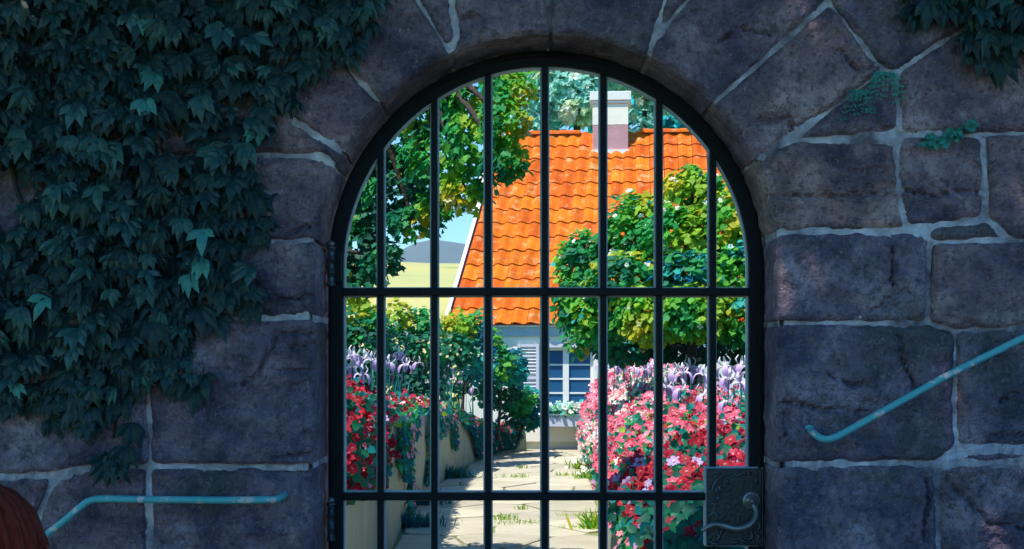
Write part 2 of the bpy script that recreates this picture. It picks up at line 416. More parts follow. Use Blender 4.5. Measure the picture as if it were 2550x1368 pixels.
def inset_poly(poly, dist):
    "inset of a polygon (px), corners rounded, edges re-sampled and roughened"
    P_ = np.array(poly, float)
    area = .5 * np.sum(P_[:, 0] * np.roll(P_[:, 1], -1) - np.roll(P_[:, 0], -1) * P_[:, 1])
    if area < 0: P_ = P_[::-1]
    keep = [i for i in range(len(P_)) if np.hypot(*(P_[i] - P_[i - 1])) > 1.5]; P_ = P_[keep]
    n = len(P_); out = []
    for i in range(n):
        a, b, c = P_[i - 1], P_[i], P_[(i + 1) % n]
        u = (b - a) / np.hypot(*(b - a)); v = (c - b) / np.hypot(*(c - b))
        nu, nv = np.array([-u[1], u[0]]), np.array([-v[1], v[0]])
        k = max(.35, 1 + nu @ nv)
        out.append(b + (nu + nv) / k * dist)
    for _ in range(2):                                        # chaikin only at real corners
        q = []
        for i in range(len(out)):
            a, b, c = out[i - 1], out[i], out[(i + 1) % len(out)]
            u, v = a - b, c - b; lu, lv = np.hypot(*u), np.hypot(*v)
            r = min(8, lu * .3, lv * .3); q += [b + u / (lu + 1e-9) * r, b + v / (lv + 1e-9) * r]
        out = q
    return np.array(out)

def resample(poly, step):
    out = []
    for i in range(len(poly)):
        a, b = poly[i], poly[(i + 1) % len(poly)]; L = np.hypot(*(b - a)); n = max(1, int(round(L / step)))
        for k in range(n): out.append(a + (b - a) * k / n)
    res = [out[0]]
    for p in out[1:]:
        if np.hypot(*(p - res[-1])) > step * .35: res.append(p)
    if np.hypot(*(res[0] - res[-1])) < step * .35: res.pop()
    return np.array(res)

def stone_mesh(poly, seed, step, fine=True):
    p = resample(inset_poly(poly, random.uniform(4.0, 7.0)), step * 1.0)
    nxt, prv = np.roll(p, -1, 0), np.roll(p, 1, 0); t = nxt - prv; t /= np.maximum(1e-6, np.hypot(t[:, 0], t[:, 1]))[:, None]
    nn = np.stack([-t[:, 1], t[:, 0]], 1)
    p = p + nn * (fbm(p[:, 0] / 30, p[:, 1] / 30, 3, 5) * 11)[:, None]
    x0, y0 = p.min(0); x1, y1 = p.max(0)
    gxx, gyy = np.meshgrid(np.arange(x0, x1, step), np.arange(y0, y1, step)); gp = np.stack([gxx.ravel(), gyy.ravel()], 1)
    gp += rng.uniform(-.2, .2, gp.shape) * step
    ins = inside(gp, p); gp = gp[ins]
    if len(gp):
        gp = gp[seg_dist(gp, p) > step * .7]
    al = np.vstack([p, gp]); nb = len(p)
    d = np.concatenate([np.zeros(nb), seg_dist(gp, p) if len(gp) else np.zeros(0)])
    depth = -.012 - .012 * ((seed * 37 % 10) / 10.) + .016 * np.exp(-(d / 6.) ** 1.5)
    depth -= fbm(al[:, 0] / 110, al[:, 1] / 110, seed, 5) * .036 + fbm(al[:, 0] / 26, al[:, 1] / 26, seed + 9, 4) * .016
    depth += .020 * np.abs(fbm(al[:, 0] / 70 + 3, al[:, 1] / 48, seed + 31, 4)) + rng.normal(size=len(al)) * .0007
    if fine:
        c = al.mean(0)
        for cr in CRACKS:
            ca = np.array(cr, float)
            if ca[:, 0].max() < x0 or ca[:, 0].min() > x1 or ca[:, 1].max() < y0 or ca[:, 1].min() > y1: continue
            w = al + np.stack([fbm(al[:, 0] / 20, al[:, 1] / 20, 5), fbm(al[:, 0] / 20, al[:, 1] / 20, 6)], 1) * 22
            dd = seg_dist(w, cr, False); depth += .020 * np.exp(-(dd / 5.) ** 2)
            side = (w[:, 1] - np.interp(w[:, 0], *zip(*sorted(cr)))); depth -= .006 * np.exp(-(dd / 26.) ** 2) * np.sign(side)
        for cx, cy, rx, ry in CHIPS:
            w = ((al[:, 0] - cx) / rx) ** 2 + ((al[:, 1] - cy) / ry) ** 2 + fbm(al[:, 0] / 18, al[:, 1] / 18, 8) * 1.6
            depth += .013 / (1 + np.exp((w - 1) * 8))
    res = delaunay_2d_cdt([Vector(q) for q in al], [(i, (i + 1) % nb) for i in range(nb)], [], 1, 1e-4)
    vs2, fs, orig = res[0], res[2], res[3]
    dep = [depth[o[0]] if o else 0. for o in orig]
    V = [(*px2w(v[0], v[1]), dd) for v, dd in zip(vs2, dep)]
    verts = [(x, dd, z) for x, z, dd in V]
    onb = {}
    for i, o in enumerate(orig):
        for q in o:
            if q < nb: onb[q] = i
    ring = [onb[i] for i in range(nb) if i in onb]
    near = min(np.abs(np.hypot(p[:, 0] - ARC_C[0], np.minimum(p[:, 1] - ARC_C[1], 0)) - ARC_R)) < 30
    back = .40 if near else .07
    nv = len(verts); faces = [tuple(f) for f in fs]
    segs = 5 if near else 1
    for s_ in range(1, segs + 1):
        for k, i in enumerate(ring):
            x, y, z = verts[i]; yy = y + (back - y) * s_ / segs
            j = 0. if s_ == segs else (math.sin(x * 91 + yy * 57) + math.sin(z * 83 - yy * 71)) * .0022
            verts.append((x + j, yy, z + j))
    m_ = len(ring)
    for s_ in range(segs):
        for k in range(m_):
            a = ring[k] if s_ == 0 else nv + (s_ - 1) * m_ + k
            b = ring[(k + 1) % m_] if s_ == 0 else nv + (s_ - 1) * m_ + (k + 1) % m_
            faces.append((a, b, nv + s_ * m_ + (k + 1) % m_, nv + s_ * m_ + k))
    mb = MB(); mb.v = verts; mb.f = faces
    return mb.mesh('stone', not fine)

wall = empty('stone_wall', (.1, .2, -1.5))
tag(wall, 'dark blue-grey rough stone wall with pale mortar around the arched gateway', 'wall')
for i, poly in enumerate(STONES): link('stone', stone_mesh(poly, i + 1, 7.0), M['stone'], wall)
for i, poly in enumerate(generic_rows()): link('stone', stone_mesh(poly, i + 60, 26., False), M['stone'], wall)
# mortar core behind the stones, with the arched opening
def mortar():
    rr, n = ARC_R + 12.5, 60
    out = [(-2900, 2500), (-2900, -900), (5200, -900), (5200, 2500), (ARC_C[0] + rr, 2500)]
    out += [(ARC_C[0] + rr * math.cos(math.pi * i / n), ARC_C[1] - rr * math.sin(math.pi * i / n)) for i in range(n + 1)] + [(ARC_C[0] - rr, 2500)]
    p = np.array(out, float); nb = len(p)
    a, b = np.meshgrid(np.arange(-200, 2760, 11.), np.arange(-170, 1500, 11.)); gp = np.stack([a.ravel(), b.ravel()], 1)
    gp += rng.uniform(-2, 2, gp.shape)
    ok = (np.hypot(gp[:, 0] - ARC_C[0], np.minimum(gp[:, 1] - ARC_C[1], 0)) > ARC_R + 20); gp = gp[ok]
    al = np.vstack([p, gp]); dep = .004 + fbm(al[:, 0] / 40, al[:, 1] / 40, 77, 5) * .024; dep[:nb] = .01
    jd = np.full(len(al), 1e9); core = (al[:, 0] > -180) & (al[:, 0] < 2730) & (al[:, 1] > -160) & (al[:, 1] < 1510)
    for st in STONES: jd[core] = np.minimum(jd[core], seg_dist(al[core], st))
    dep = np.where(core & (jd > 19), .055, dep)
    res = delaunay_2d_cdt([Vector(q) for q in al], [(i, (i + 1) % nb) for i in range(nb)], [], 1, 1e-4)
    verts = []; ring = {}
    for v, o in zip(res[0], res[3]):
        x, z = px2w(v[0], v[1]); verts.append((x, dep[o[0]] if o else .01, z))
    for i, o in enumerate(res[3]):
        for q in o:
            if q < nb: ring[q] = i
    faces = [tuple(f) for f in res[2]]; nv = len(verts)
    for k in range(nb): x, y, z = verts[ring[k]]; verts.append((x, .42, z))
    for k in range(nb): faces.append((ring[k], ring[(k+1) % nb], nv + (k+1) % nb, nv + k))
    faces.append(tuple(nv + k for k in range(nb)))
    mb = MB(); mb.v = verts; mb.f = faces; return mb.mesh('mortar', False)
link('mortar', mortar(), M['mortar'], wall)
for k in range(19):
    MB().box((-5.2 + k * .52, -.10, 3.76), (-5.2 + k * .52 + .51, .52, 3.86)).build('coping_stone', M['stone'], wall, bevel=.015)

# ------------------------------------------------------------------ the iron gate
GD = 4.2                                             # distance of the gate's front face from the eye
def gp(px, py, d=GD): v = P(px, py, d); return v.x, v.z
gcx, gcz = gp(1360, 670); K = GD / FPX
gate = empty('garden_gate', (gcx, GD - CAM_D + .02, .12))
tag(gate, 'black arched iron garden gate of upright bars with ornate lock plate', 'gate')
GY = GD - CAM_D
def arch_band(r0, r1, xl0, xl1, z0, y0, y1, n=56):
    "arched frame: outer radius r1, inner r0, down to z0"
    o = [(gcx + r1, z0)] + [(gcx + r1 * math.cos(math.pi * i / n), gcz + r1 * math.sin(math.pi * i / n)) for i in range(n + 1)] + [(gcx - r1, z0)]
    q = [(gcx + r0, z0)] + [(gcx + r0 * math.cos(math.pi * i / n), gcz + r0 * math.sin(math.pi * i / n)) for i in range(n + 1)] + [(gcx - r0, z0)]
    m = len(o); mb = MB()
    vs = [(x, y0, z) for x, z in o] + [(x, y0, z) for x, z in q] + [(x, y1, z) for x, z in o] + [(x, y1, z) for x, z in q]
    fs = []
    for i in range(m - 1):
        fs += [(i, i+1, m+i+1, m+i), (2*m+i, 3*m+i, 3*m+i+1, 2*m+i+1), (i, 2*m+i, 2*m+i+1, i+1), (m+i, m+i+1, 3*m+i+1, 3*m+i)]
    fs += [(0, m, 3*m, 2*m), (m-1, 3*m-1, 4*m-1, 2*m-1)]
    return mb.add(vs, fs)
fr = arch_band(506 * K, 543 * K, 0, 0, .12, GY, GY + .045).build('frame', M['iron'], gate, bevel=.004)
arch_band(501 * K, 506.5 * K, 0, 0, .12, GY + .016, GY + .040).build('rim_light_edge', M['rim_light'], fr, bevel=.002)
arch_band(528 * K, 536 * K, 0, 0, .12, GY - .006, GY + .004).build('bead', M['iron'], fr, bevel=.002)
for bx, yb in ((947, 0), (1081, 0), (1215, 0), (1357, 0), (1503, 0), (1642, 0), (1776, 1165)):
    x, _ = gp(bx, 0); top = gcz + math.sqrt((512 * K) ** 2 - (x - gcx) ** 2); bot = gp(0, yb)[1] if yb else .14
    w = 7.6 * K; j = random.uniform(-.0012, .0012)
    b = MB().box((x - w, GY + .002 + j, bot), (x + w, GY + .026 + j, top)).build('bar', M['iron'], gate, bevel=.003)
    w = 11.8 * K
    MB().box((x - w, GY + .0265 + j, bot), (x + w, GY + .0335 + j, top)).build('rim_light_strip', M['rim_light'], b, bevel=.002)  # pale strip coloured as the bar's lit edges
xl, xr = gcx - 507 * K, gcx + 507 * K
for by in (727, 1237):
    _, z = gp(0, by); xe = gp(1766, 0)[0] if by == 1237 else xr
    b = MB().box((xl, GY - .003, z - 9.5 * K), (xe, GY + .022, z + 9.5 * K)).build('cross_bar', M['iron'], gate, bevel=.003)
    MB().box((xl, GY + .0345, z - 13 * K), (xe, GY + .041, z + 13 * K)).build('rim_light_strip', M['rim_light'], b, bevel=.002)
MB().box((xl, GY - .003, .16), (xr, GY + .03, .24)).build('bottom_rail', M['iron'], gate, bevel=.004)
for hy0, hy1 in ((612, 712), (1248, 1345)):
    x, z1 = gp(826, hy0); _, z0 = gp(826, hy1); rr = 9.5 * K
    pr = [(0.002, z0-z0-.004), (rr*1.15, -.002), (rr*1.15, .006), (rr, .008)]
    for f in (.32, .66): h = (z1 - z0) * f; pr += [(rr, h - .004), (rr * 1.12, h - .003), (rr * 1.12, h + .003), (rr, h + .004)]
    pr += [(rr, z1 - z0 - .014), (rr * 1.25, z1 - z0 - .012), (rr * 1.25, z1 - z0 - .006), (rr * .8, z1 - z0 - .004)]
    h = MB().lathe(pr, (x, GY - .014, z0), n=14).build('hinge', M['iron_relief'], gate, smooth=True)
    MB().lathe([(.002, 0), (rr * .85, .004), (rr, .010), (rr * .85, .016), (.002, .021)], (x, GY - .014, z1 - .006), n=12).build('finial', M['steel'], h, smooth=True)
    MB().box((x, GY - .012, z0 + .01), (x + 26 * K, GY - .001, z1 - .02)).build('hinge_leaf', M['iron'], h, bevel=.003)
# lock plate with relief scrolls, knob and lever
PY = GY - .014
x0, z1 = gp(1758, 1166); x1, z0 = gp(1897, 1358)
plate = MB().box((x0, PY, z0), (x1, GY - .004, z1)).build('lock_plate', M['iron_plate'], gate, bevel=.006, seg=3)
MB().box((x0 - .004, GY - .0035, z0 - .004), (x1 + .004, GY + .036, z1 + .004)).build('lock_case', M['rim_light'], plate, bevel=.004)
def scroll(pts, r, name='scroll'):
    q = spline([Vector((gp(a, b)[0], PY - .001, gp(a, b)[1])) for a, b in pts], 6)
    n = len(q); rad = [r * K * (.35 + .9 * math.sin(math.pi * min(1, (i + .6) / n))) for i in range(n)]
    MB().tube(q, rad, 7, flat=.9).build(name, M['iron_relief'], plate, smooth=True)
for pts, r in (([(1778,1250),(1772,1225),(1780,1200),(1800,1184),(1822,1180)], 3.4), ([(1795,1203),(1790,1212),(1794,1222),(1803,1214)], 4.2),
               ([(1790,1232),(1782,1222),(1783,1210)], 3.4), ([(1812,1190),(1810,1200),(1816,1206)], 3.), ([(1826,1179),(1836,1184),(1846,1178),(1856,1184)], 3.),
               ([(1864,1174),(1864,1184)], 5.), ([(1790,1244),(1782,1236)], 4.), ([(1766,1262),(1772,1252),(1778,1262),(1772,1276)], 3.6),
               ([(1764,1284),(1775,1276),(1785,1282),(1780,1296)], 3.4), ([(1784,1346),(1790,1335),(1784,1328)], 4.6), ([(1766,1346),(1778,1354),(1788,1350)], 4.4),
               ([(1790,1340),(1796,1322),(1806,1318)], 3.2), ([(1866,1322),(1872,1332),(1864,1342),(1850,1338)], 4.4), ([(1884,1328),(1888,1338),(1878,1346)], 4.),
               ([(1840,1340),(1852,1348),(1870,1346)], 3.4), ([(1886,1205),(1880,1198),(1884,1190)], 3.2), ([(1884,1296),(1890,1310),(1884,1318)], 3.),
               ([(1770,1182),(1780,1176),(1792,1178)], 3.2), ([(1815,1345),(1826,1350),(1836,1346)], 3.)):
    scroll(pts, r)
kx, kz = gp(1868, 1245)
kn = MB().lathe([(22*K, 0), (22*K, .006), (19*K, .009), (16.5*K, .008), (16*K, .011), (9*K, .015), (6*K, .022), (6.5*K, .028), (3*K, .033), (.0004, .034)], (kx, PY, kz), 'Y', 24).build('knob', M['steel'], plate, smooth=True)
lev = spline([Vector((gp(a, b)[0], PY - o, gp(a, b)[1])) for a, b, o in
      ((1872,1252,.006),(1879,1272,.020),(1872,1292,.030),(1852,1307,.035),(1826,1312,.037),(1800,1306,.037),(1775,1301,.038),(1757,1307,.038),(1741,1318,.036))], 6)
n = len(lev); MB().tube(lev, [K * sm(i / (n-1), [0, .25, .5, .8, .95, 1], [6, 8.5, 7.5, 6.5, 6, 3]) for i in range(n)], 10).build('lever_handle', M['steel'], plate, smooth=True)

# ------------------------------------------------------------------ handrails on the wall
def rail(label, pix, r=.0112):
    pts = [Vector((P(a, b, 4 - o).x, -o, P(a, b, 4 - o).z)) for a, b, o in pix]
    root = empty('handrail', pts[0]); tag(root, label, 'handrail', 'teal handrails on the stone wall')
    q = spline(pts, 6); MB().tube(q, r, 12).build('rail', M['teal_paint'], root, smooth=True)
    MB().lathe([(.018, 0), (.018, .004), (.013, .007)], (pts[1].x, -.004, pts[1].z), 'Y', 14).build('wall_plate', M['teal_paint'], root)
rail('chipped teal pipe handrail running level then bending down below the creeper',
     [(712,1228,-.03),(706,1234,.03),(690,1243,.075),(660,1245,.085),(560,1246,.085),(450,1245,.085),(340,1244,.085),(255,1243,.085),(222,1248,.085),(198,1265,.085),(160,1297,.085),(118,1330,.085),(0,1424,.085),(-400,1740,.085)])
rail('chipped teal pipe handrail slanting upwards on the wall beside the lock',
     [(2018,1070,-.03),(2020,1074,.03),(2032,1084,.07),(2052,1094,.085),(2078,1090,.085),(2130,1063,.085),(2250,996,.085),(2380,925,.085),(2500,866,.085),(2560,836,.085),(3300,470,.085)])
# ------------------------------------------------------------------ leaves
LEAF = (np.array([(0,0,0),(.30,.27,.05),(.68,.24,.02),(1,0,-.14),(.68,-.24,.02),(.30,-.27,.05)]), [(0,3,2,1),(0,5,4,3)])
ROUND = (np.array([(0,0,0),(.18,.34,.05),(.55,.46,.04),(.80,.20,-.02),(1,0,-.1),(.80,-.20,-.02),(.55,-.46,.04),(.18,-.34,.05)]), [(0,4,3,2,1),(0,7,6,5,4)])
LOBED = (np.array([(0,0,0),(.10,.36,.03),(.42,.26,.05),(.50,.52,0),(.68,.24,.02),(1,0,-.14),(.68,-.24,.02),(.50,-.52,0),(.42,-.26,.05),(.10,-.36,.03)]), [(0,5,4,3,2,1),(0,9,8,7,6,5)])
BLADE = (np.array([(0,0,0),(.05,.045,0),(.5,.05,.02),(1,0,-.12),(.5,-.05,.02),(.05,-.045,0)]), [(0,3,2,1),(0,5,4,3)])

def unit(a): return a / np.maximum(1e-9, np.linalg.norm(a, axis=1))[:, None]
def leaf_mesh(name, pos, nrm, along, size, col, shape=LEAF, m=None):
    V, F = shape; n = len(pos); k = len(V)
    nrm = unit(nrm); u = along - nrm * np.sum(along * nrm, 1)[:, None]; u = unit(u); v = np.cross(nrm, u)
    P3 = pos[:, None, :] + (u[:, None, :] * V[None, :, 0, None] + v[:, None, :] * V[None, :, 1, None] + nrm[:, None, :] * V[None, :, 2, None]) * size[:, None, None]
    me = bpy.data.meshes.new(name)
    fl = np.array([len(f) for f in F]); loops = np.concatenate([np.array(f) for f in F])
    L = (loops[None, :] + (np.arange(n) * k)[:, None]).ravel()
    me.vertices.add(n * k); me.vertices.foreach_set('co', P3.reshape(-1).astype(np.float32))
    me.loops.add(len(L)); me.loops.foreach_set('vertex_index', L.astype(np.int32))
    tot = np.tile(fl, n); st = np.concatenate([[0], np.cumsum(tot)[:-1]])
    me.polygons.add(len(tot)); me.polygons.foreach_set('loop_start', st.astype(np.int32)); me.polygons.foreach_set('loop_total', tot.astype(np.int32))
    me.update(calc_edges=True)
    at = me.color_attributes.new('Col', 'FLOAT_COLOR', 'POINT')
    cc = np.ones((n, k, 4), np.float32); cc[:, :, :3] = col[:, None, :]; at.data.foreach_set('color', cc.reshape(-1))
    me.materials.append(m or M['leaf']); return me

G = {k: np.array(v) for k, v in dict(
    dark=(.022, .15, .105), deep=(.016, .22, .115), green=(.035, .36, .10), bright=(.12, .46, .05), lime=(.32, .54, .04), olive=(.18, .27, .03),
    yellow=(.52, .52, .03), gold=(.62, .50, .02), teal=(.010, .24, .25), blue=(.008, .20, .33), sky_teal=(.010, .62, .70), mint=(.34, .72, .62), pale=(.55, .72, .42), cream=(.80, .76, .45), white=(.85, .85, .74), aqua=(.04, .48, .40)).items()}
def palette(n, w):
    ks = list(w); p = np.array([w[k] for k in ks], float); p /= p.sum()
    return np.array([G[k] for k in ks])[rng.choice(len(ks), n, p=p)] * rng.uniform(.8, 1.2, (n, 1))

def patchy(pos, w, size):
    "palette chosen by patches of leaves rather than leaf by leaf"
    ks = list(w); p = np.array([w[k] for k in ks], float); p /= p.sum(); f = .55 / size; q = pos * f * .45
    v = np.sin(q[:, 0] * 2.1 + 1.7 * np.sin(q[:, 2] * 1.3 + q[:, 1])) + np.sin(q[:, 2] * 2.4 + 1.9 * np.sin(q[:, 0] * 1.1 - q[:, 1] * .7) + 2) + .8 * np.sin(q[:, 1] * 1.7 + q[:, 0] * 1.9)
    v = v + rng.normal(size=len(v)) * .22; r = np.argsort(np.argsort(v)) / len(v)
    return np.array([G[k] for k in ks])[np.searchsorted(np.cumsum(p), r, 'right').clip(0, len(ks) - 1)] * rng.uniform(.8, 1.2, (len(v), 1))

def clump(c, rad, n, size, pal, up=.5, shell=.55, droop=.5):
    c = np.array(c); rad = np.array(rad) if hasattr(rad, '__len__') else np.array([rad] * 3)
    d = unit(rng.normal(size=(n, 3))); r = rng.uniform(shell ** 3, 1.08, n) ** (1 / 3)
    pos = c + d * rad * r[:, None]
    pos += rng.normal(size=(n, 3)) * rad * .08
    nrm = d * .55 + np.array(S) * up * 1.5 + rng.normal(size=(n, 3)) * .42
    along = rng.normal(size=(n, 3)) + np.array([0, 0, -droop]) + d * .4
    return pos, nrm, along, rng.uniform(.7, 1.25, n) * size, patchy(pos, pal, size)
def crown(clumps): return [np.concatenate(q) for q in zip(*clumps)]
def limb(mb, a, b, r0, r1, n=6, wob=.12):
    a, b = Vector(a), Vector(b); L = (b - a).length
    pts = [a.lerp(b, t / 5) + Vector(rng.normal(size=3)) * wob * L * .25 * math.sin(math.pi * t / 5) for t in range(6)]
    mb.tube(pts, [r0 + (r1 - r0) * t / 5 for t in range(6)], n)

# ------------------------------------------------------------------ creepers on the stone wall
def creeper_leaf(seed, nl):
    r_ = random.Random(seed); mb = MB()
    for k in range(nl):
        a = (k - (nl - 1) / 2) * (2.0 / max(1, nl - 1)) + r_.uniform(-.15, .15); L = (.098 + r_.uniform(-.014, .016)) * (1 - .20 * abs(a)); W = L * .205
        rows = []
        for t, w, in ((0, .18), (.3, .95), (.62, .85), (1, 0)):
            fwd = -.020 * math.sin(t * 2.6) - .012 * t; s = L * t
            drop = -s * math.cos(a) * (.55 + .45 * t); sx = s * math.sin(a) * (1.05 - .25 * t)
            o = Vector((sx, fwd, drop)); side = Vector((math.cos(a), 0, math.sin(a))) * W * w
            rows.append((o - side + Vector((0, .008 * w, -.004 * w)), o, o + side + Vector((0, .008 * w, -.004 * w))))
        vs = [p for r3 in rows[:3] for p in r3] + [rows[3][1]]
        mb.add(vs, [(0,1,4,3),(1,2,5,4),(3,4,7,6),(4,5,8,7),(6,7,9),(7,8,9)])
    mb.tube([(0, .05, .045), (0, .01, .02), (0, 0, 0)], .0016, 4)
    return mb
CREEP = [creeper_leaf(s, n_) for s, n_ in ((1, 5), (2, 5), (3, 3), (4, 5), (5, 4))]
def creeper(name, label, region, n, stems, m, gap=None, cap=300, keep=1.0, sc=1.0):
    root = empty(name, (px2w(*region[0])[0], -.02, px2w(*region[0])[1])); tag(root, label, 'creeper')
    reg = np.array(region, float); lo, hi = reg.min(0), reg.max(0); pts = []
    while len(pts) < n:
        q = rng.uniform(lo, hi, (400, 2)); ok = inside(q, region)
        e = seg_dist(q, region); ok &= rng.uniform(size=400) < np.clip(.18 + e / 75, 0, 1)
        if gap is not None:
            for gx_, gy_, grx, gry in gap: ok &= (((q[:, 0] - gx_) / grx) ** 2 + ((q[:, 1] - gy_) / gry) ** 2 > 1)
        pts += list(q[ok])
    pts = np.array(pts[:n]); e = seg_dist(pts, region)
    mes = [c.mesh('creeper_leaf') for c in CREEP]
    for me in mes: me.materials.append(m)
    highlit = [me.copy() for me in mes]
    for me in highlit: me.materials[0] = M['ivy_highlit']
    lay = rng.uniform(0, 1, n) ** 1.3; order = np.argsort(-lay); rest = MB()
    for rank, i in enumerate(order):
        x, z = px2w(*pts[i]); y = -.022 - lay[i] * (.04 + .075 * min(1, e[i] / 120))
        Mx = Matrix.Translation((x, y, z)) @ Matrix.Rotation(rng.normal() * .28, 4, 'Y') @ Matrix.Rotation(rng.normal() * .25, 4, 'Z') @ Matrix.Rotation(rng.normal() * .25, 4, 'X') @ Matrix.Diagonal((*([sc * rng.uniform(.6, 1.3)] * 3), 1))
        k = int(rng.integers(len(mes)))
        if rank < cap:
            is_highlit = rng.uniform() < (.22 if (420 < pts[i][0] < 660 and 330 < pts[i][1] < 760) or (pts[i][1] > 880 and pts[i][0] < 600) else .05)
            o = bpy.data.objects.new('leaf', (highlit if is_highlit else mes)[k]); C.objects.link(o); o.parent = root; o.matrix_parent_inverse = PW(root).inverted(); o.matrix_basis = Mx
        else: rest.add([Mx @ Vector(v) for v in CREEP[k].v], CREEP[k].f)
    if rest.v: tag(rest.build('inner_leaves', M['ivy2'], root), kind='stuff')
    for s_ in stems:
        q = spline([Vector((px2w(a, b)[0], -.022 - .01 * math.sin(a * .05), px2w(a, b)[1])) for a, b in s_], 5)
        MB().tube(q, [.011 * (1 - .6 * i / len(q)) for i in range(len(q))], 6).build('stem', M['vine'], root, smooth=True)
creeper('creeper', 'large dark green creeper with hanging pointed leaves covering the left side of the wall',
    [(-330,-330),(960,-330),(940,60),(885,150),(800,170),(730,290),(680,330),(640,380),(690,470),(690,600),(640,640),(690,730),(640,790),(545,780),(500,830),(520,950),(455,985),(390,960),(330,1020),(350,1090),(325,1170),(285,1185),(245,1090),(150,1050),(60,1040),(-40,1010),(-330,980)],
    2500, [[(240,-330),(260,0),(330,200),(400,420),(380,640),(330,820),(290,1090)], [(600,-330),(590,60),(480,250),(455,390),(520,560),(600,680)],
          [(60,-330),(90,120),(40,420),(120,680),(60,960)], [(880,-330),(820,40),(700,200),(600,330),(560,480)], [(430,290),(450,330),(462,385)]],
    M['ivy'], gap=[(40,500,75,85),(455,345,62,50),(620,250,40,30),(580,540,28,20),(500,610,20,18)], sc=.76)
creeper('creeper', 'small dark creeper hanging down at the top corner above the ascending handrail',
    [(2210,-330),(2960,-330),(2960,250),(2640,190),(2550,150),(2470,200),(2430,150),(2390,120),(2350,60),(2290,50),(2230,20)],
    460, [[(2500,-330),(2520,-100),(2470,60),(2440,140)], [(2700,-330),(2720,0),(2650,150)]], M['ivy2'], cap=180, sc=.8)

def fern(label, px, py, fronds):
    x, z = px2w(px, py); root = empty('fern', (x, -.005, z)); tag(root, label, 'fern', 'small ferns in the wall joint')
    for k in range(fronds):
        a = (k - (fronds - 1) / 2) * .32 + random.uniform(-.1, .1); L = random.uniform(.055, .095); mb = MB()
        pts = [Vector((x + math.sin(a) * L * t * (1.1 - .3 * t), -.008 - .045 * math.sin(t * 2.4), z + .012 * math.sin(t * 3) - L * t * t * .95)) for t in [(i + random.uniform(-.3, .3)) / 9 for i in range(10)]]
        mb.tube(pts, .0009, 3)
        for i in range(1, 10):
            for s_ in (-1, 1):
                c = pts[i] + Vector((s_ * .0060, 0, random.uniform(-.003, .003))); w, h = random.uniform(.004, .0065), random.uniform(.0035, .0055)
                mb.add([c + Vector((-w, -.001, 0)), c + Vector((0, -.002, -h)), c + Vector((w, 0, 0)), c + Vector((0, -.001, h))], [(0, 1, 2, 3)])
        mb.build('frond', M['fern'], root)
fern('lower fern with drooping beaded fronds in the slanting wall joint', 2130, 236, 6)
fern('upper fern with drooping beaded fronds at the top of the slanting wall joint', 2190, 192, 8)
cr = empty('creeping_plant', (*px2w(2340, 350)[:1], -.01, px2w(2340, 350)[1])); tag(cr, 'low creeping plant with round leaves along a horizontal mortar joint', 'plant')
mes = [MB().add([(math.cos(t) * .011 * r_, -.003 * math.sin(2 * t), math.sin(t) * .009 * r_) for t in np.linspace(0, 2 * math.pi, 8)[:-1]], [tuple(range(7))]).mesh('round_leaf') for r_ in (.8, 1., 1.2)]
for me in mes: me.materials.append(M['fern'])
for k in range(60):
    t = random.random(); x, z = px2w(2290 + 135 * t + random.uniform(-6, 6), 362 - 55 * t * t + random.uniform(-20, 16) * (1.15 - t * .6))
    o = bpy.data.objects.new('leaf', mes[k % 3]); C.objects.link(o); o.parent = cr; o.matrix_parent_inverse = PW(cr).inverted()
    o.location = (x, -.022 - random.random() * .02, z); o.rotation_euler = (random.uniform(-.7, .5), random.uniform(-.5, .5), random.uniform(-.5, .5))
MB().tube([Vector((px2w(a, b)[0], -.018, px2w(a, b)[1])) for a, b in ((2285,352),(2330,346),(2380,336),(2430,330))], .002, 5).build('stem', M['vine'], cr)

# ------------------------------------------------------------------ the garden: path, low walls, beds
LW = [(4.4, -.97), (7, -.96), (10.5, -.965), (13.3, -1.0), (15.7, -.885), (18, -.68), (20, -.36), (20.9, -.02), (21.25, .30)]   # (distance, x) of the left wall's foot
LH = [(4.4, .95), (10, 1.0), (14, .98), (16, .86), (18, .66), (20, .44), (21.3, .33)]
RW = [(4.4, .70), (10.25, .74), (13, .90), (16, 1.0), (20.8, 1.14), (21.2, 1.15)]
def lwx(d): return sm(d, *zip(*LW))
def lwh(d): return sm(d, *zip(*LH))
def rwx(d): return sm(d, *zip(*RW))
def rwh(d): return sm(d, (4, 10, 21), (.56, .52, .40))

path = empty('path', (0, 8, 0)); tag(path, kind='structure')
ds = np.linspace(4.45, 21.6, 60)
mb = MB(); vs = []; 
for d in ds:
    for u in np.linspace(0, 1, 7): vs.append(((lwx(d) - .06) * (1 - u) + (rwx(d) + .06) * u, d - 4, .004))
mb.add(vs, [(j*7+i, j*7+i+1, (j+1)*7+i+1, (j+1)*7+i) for j in range(59) for i in range(6)]).build('path_bed', M['joint'], path)
sites = []
r_ = random.Random(11)
for j, y in enumerate(np.arange(.3, 17.6, .62)):
    for i in range(5):
        x = -1.75 + i * .80 + (.40 if j % 2 else 0); sites.append((x + r_.uniform(-.23, .23), y + r_.uniform(-.2, .2)))
def clip(poly, a, b, c):
    "keep ax+by<=c"
    out = []
    for i in range(len(poly)):
        p, q = poly[i], poly[(i + 1) % len(poly)]; dp, dq = a*p[0]+b*p[1]-c, a*q[0]+b*q[1]-c
        if dp <= 0: out.append(p)
        if (dp < 0) != (dq < 0) and dp != dq: t = dp / (dp - dq); out.append((p[0]+(q[0]-p[0])*t, p[1]+(q[1]-p[1])*t))
    return out
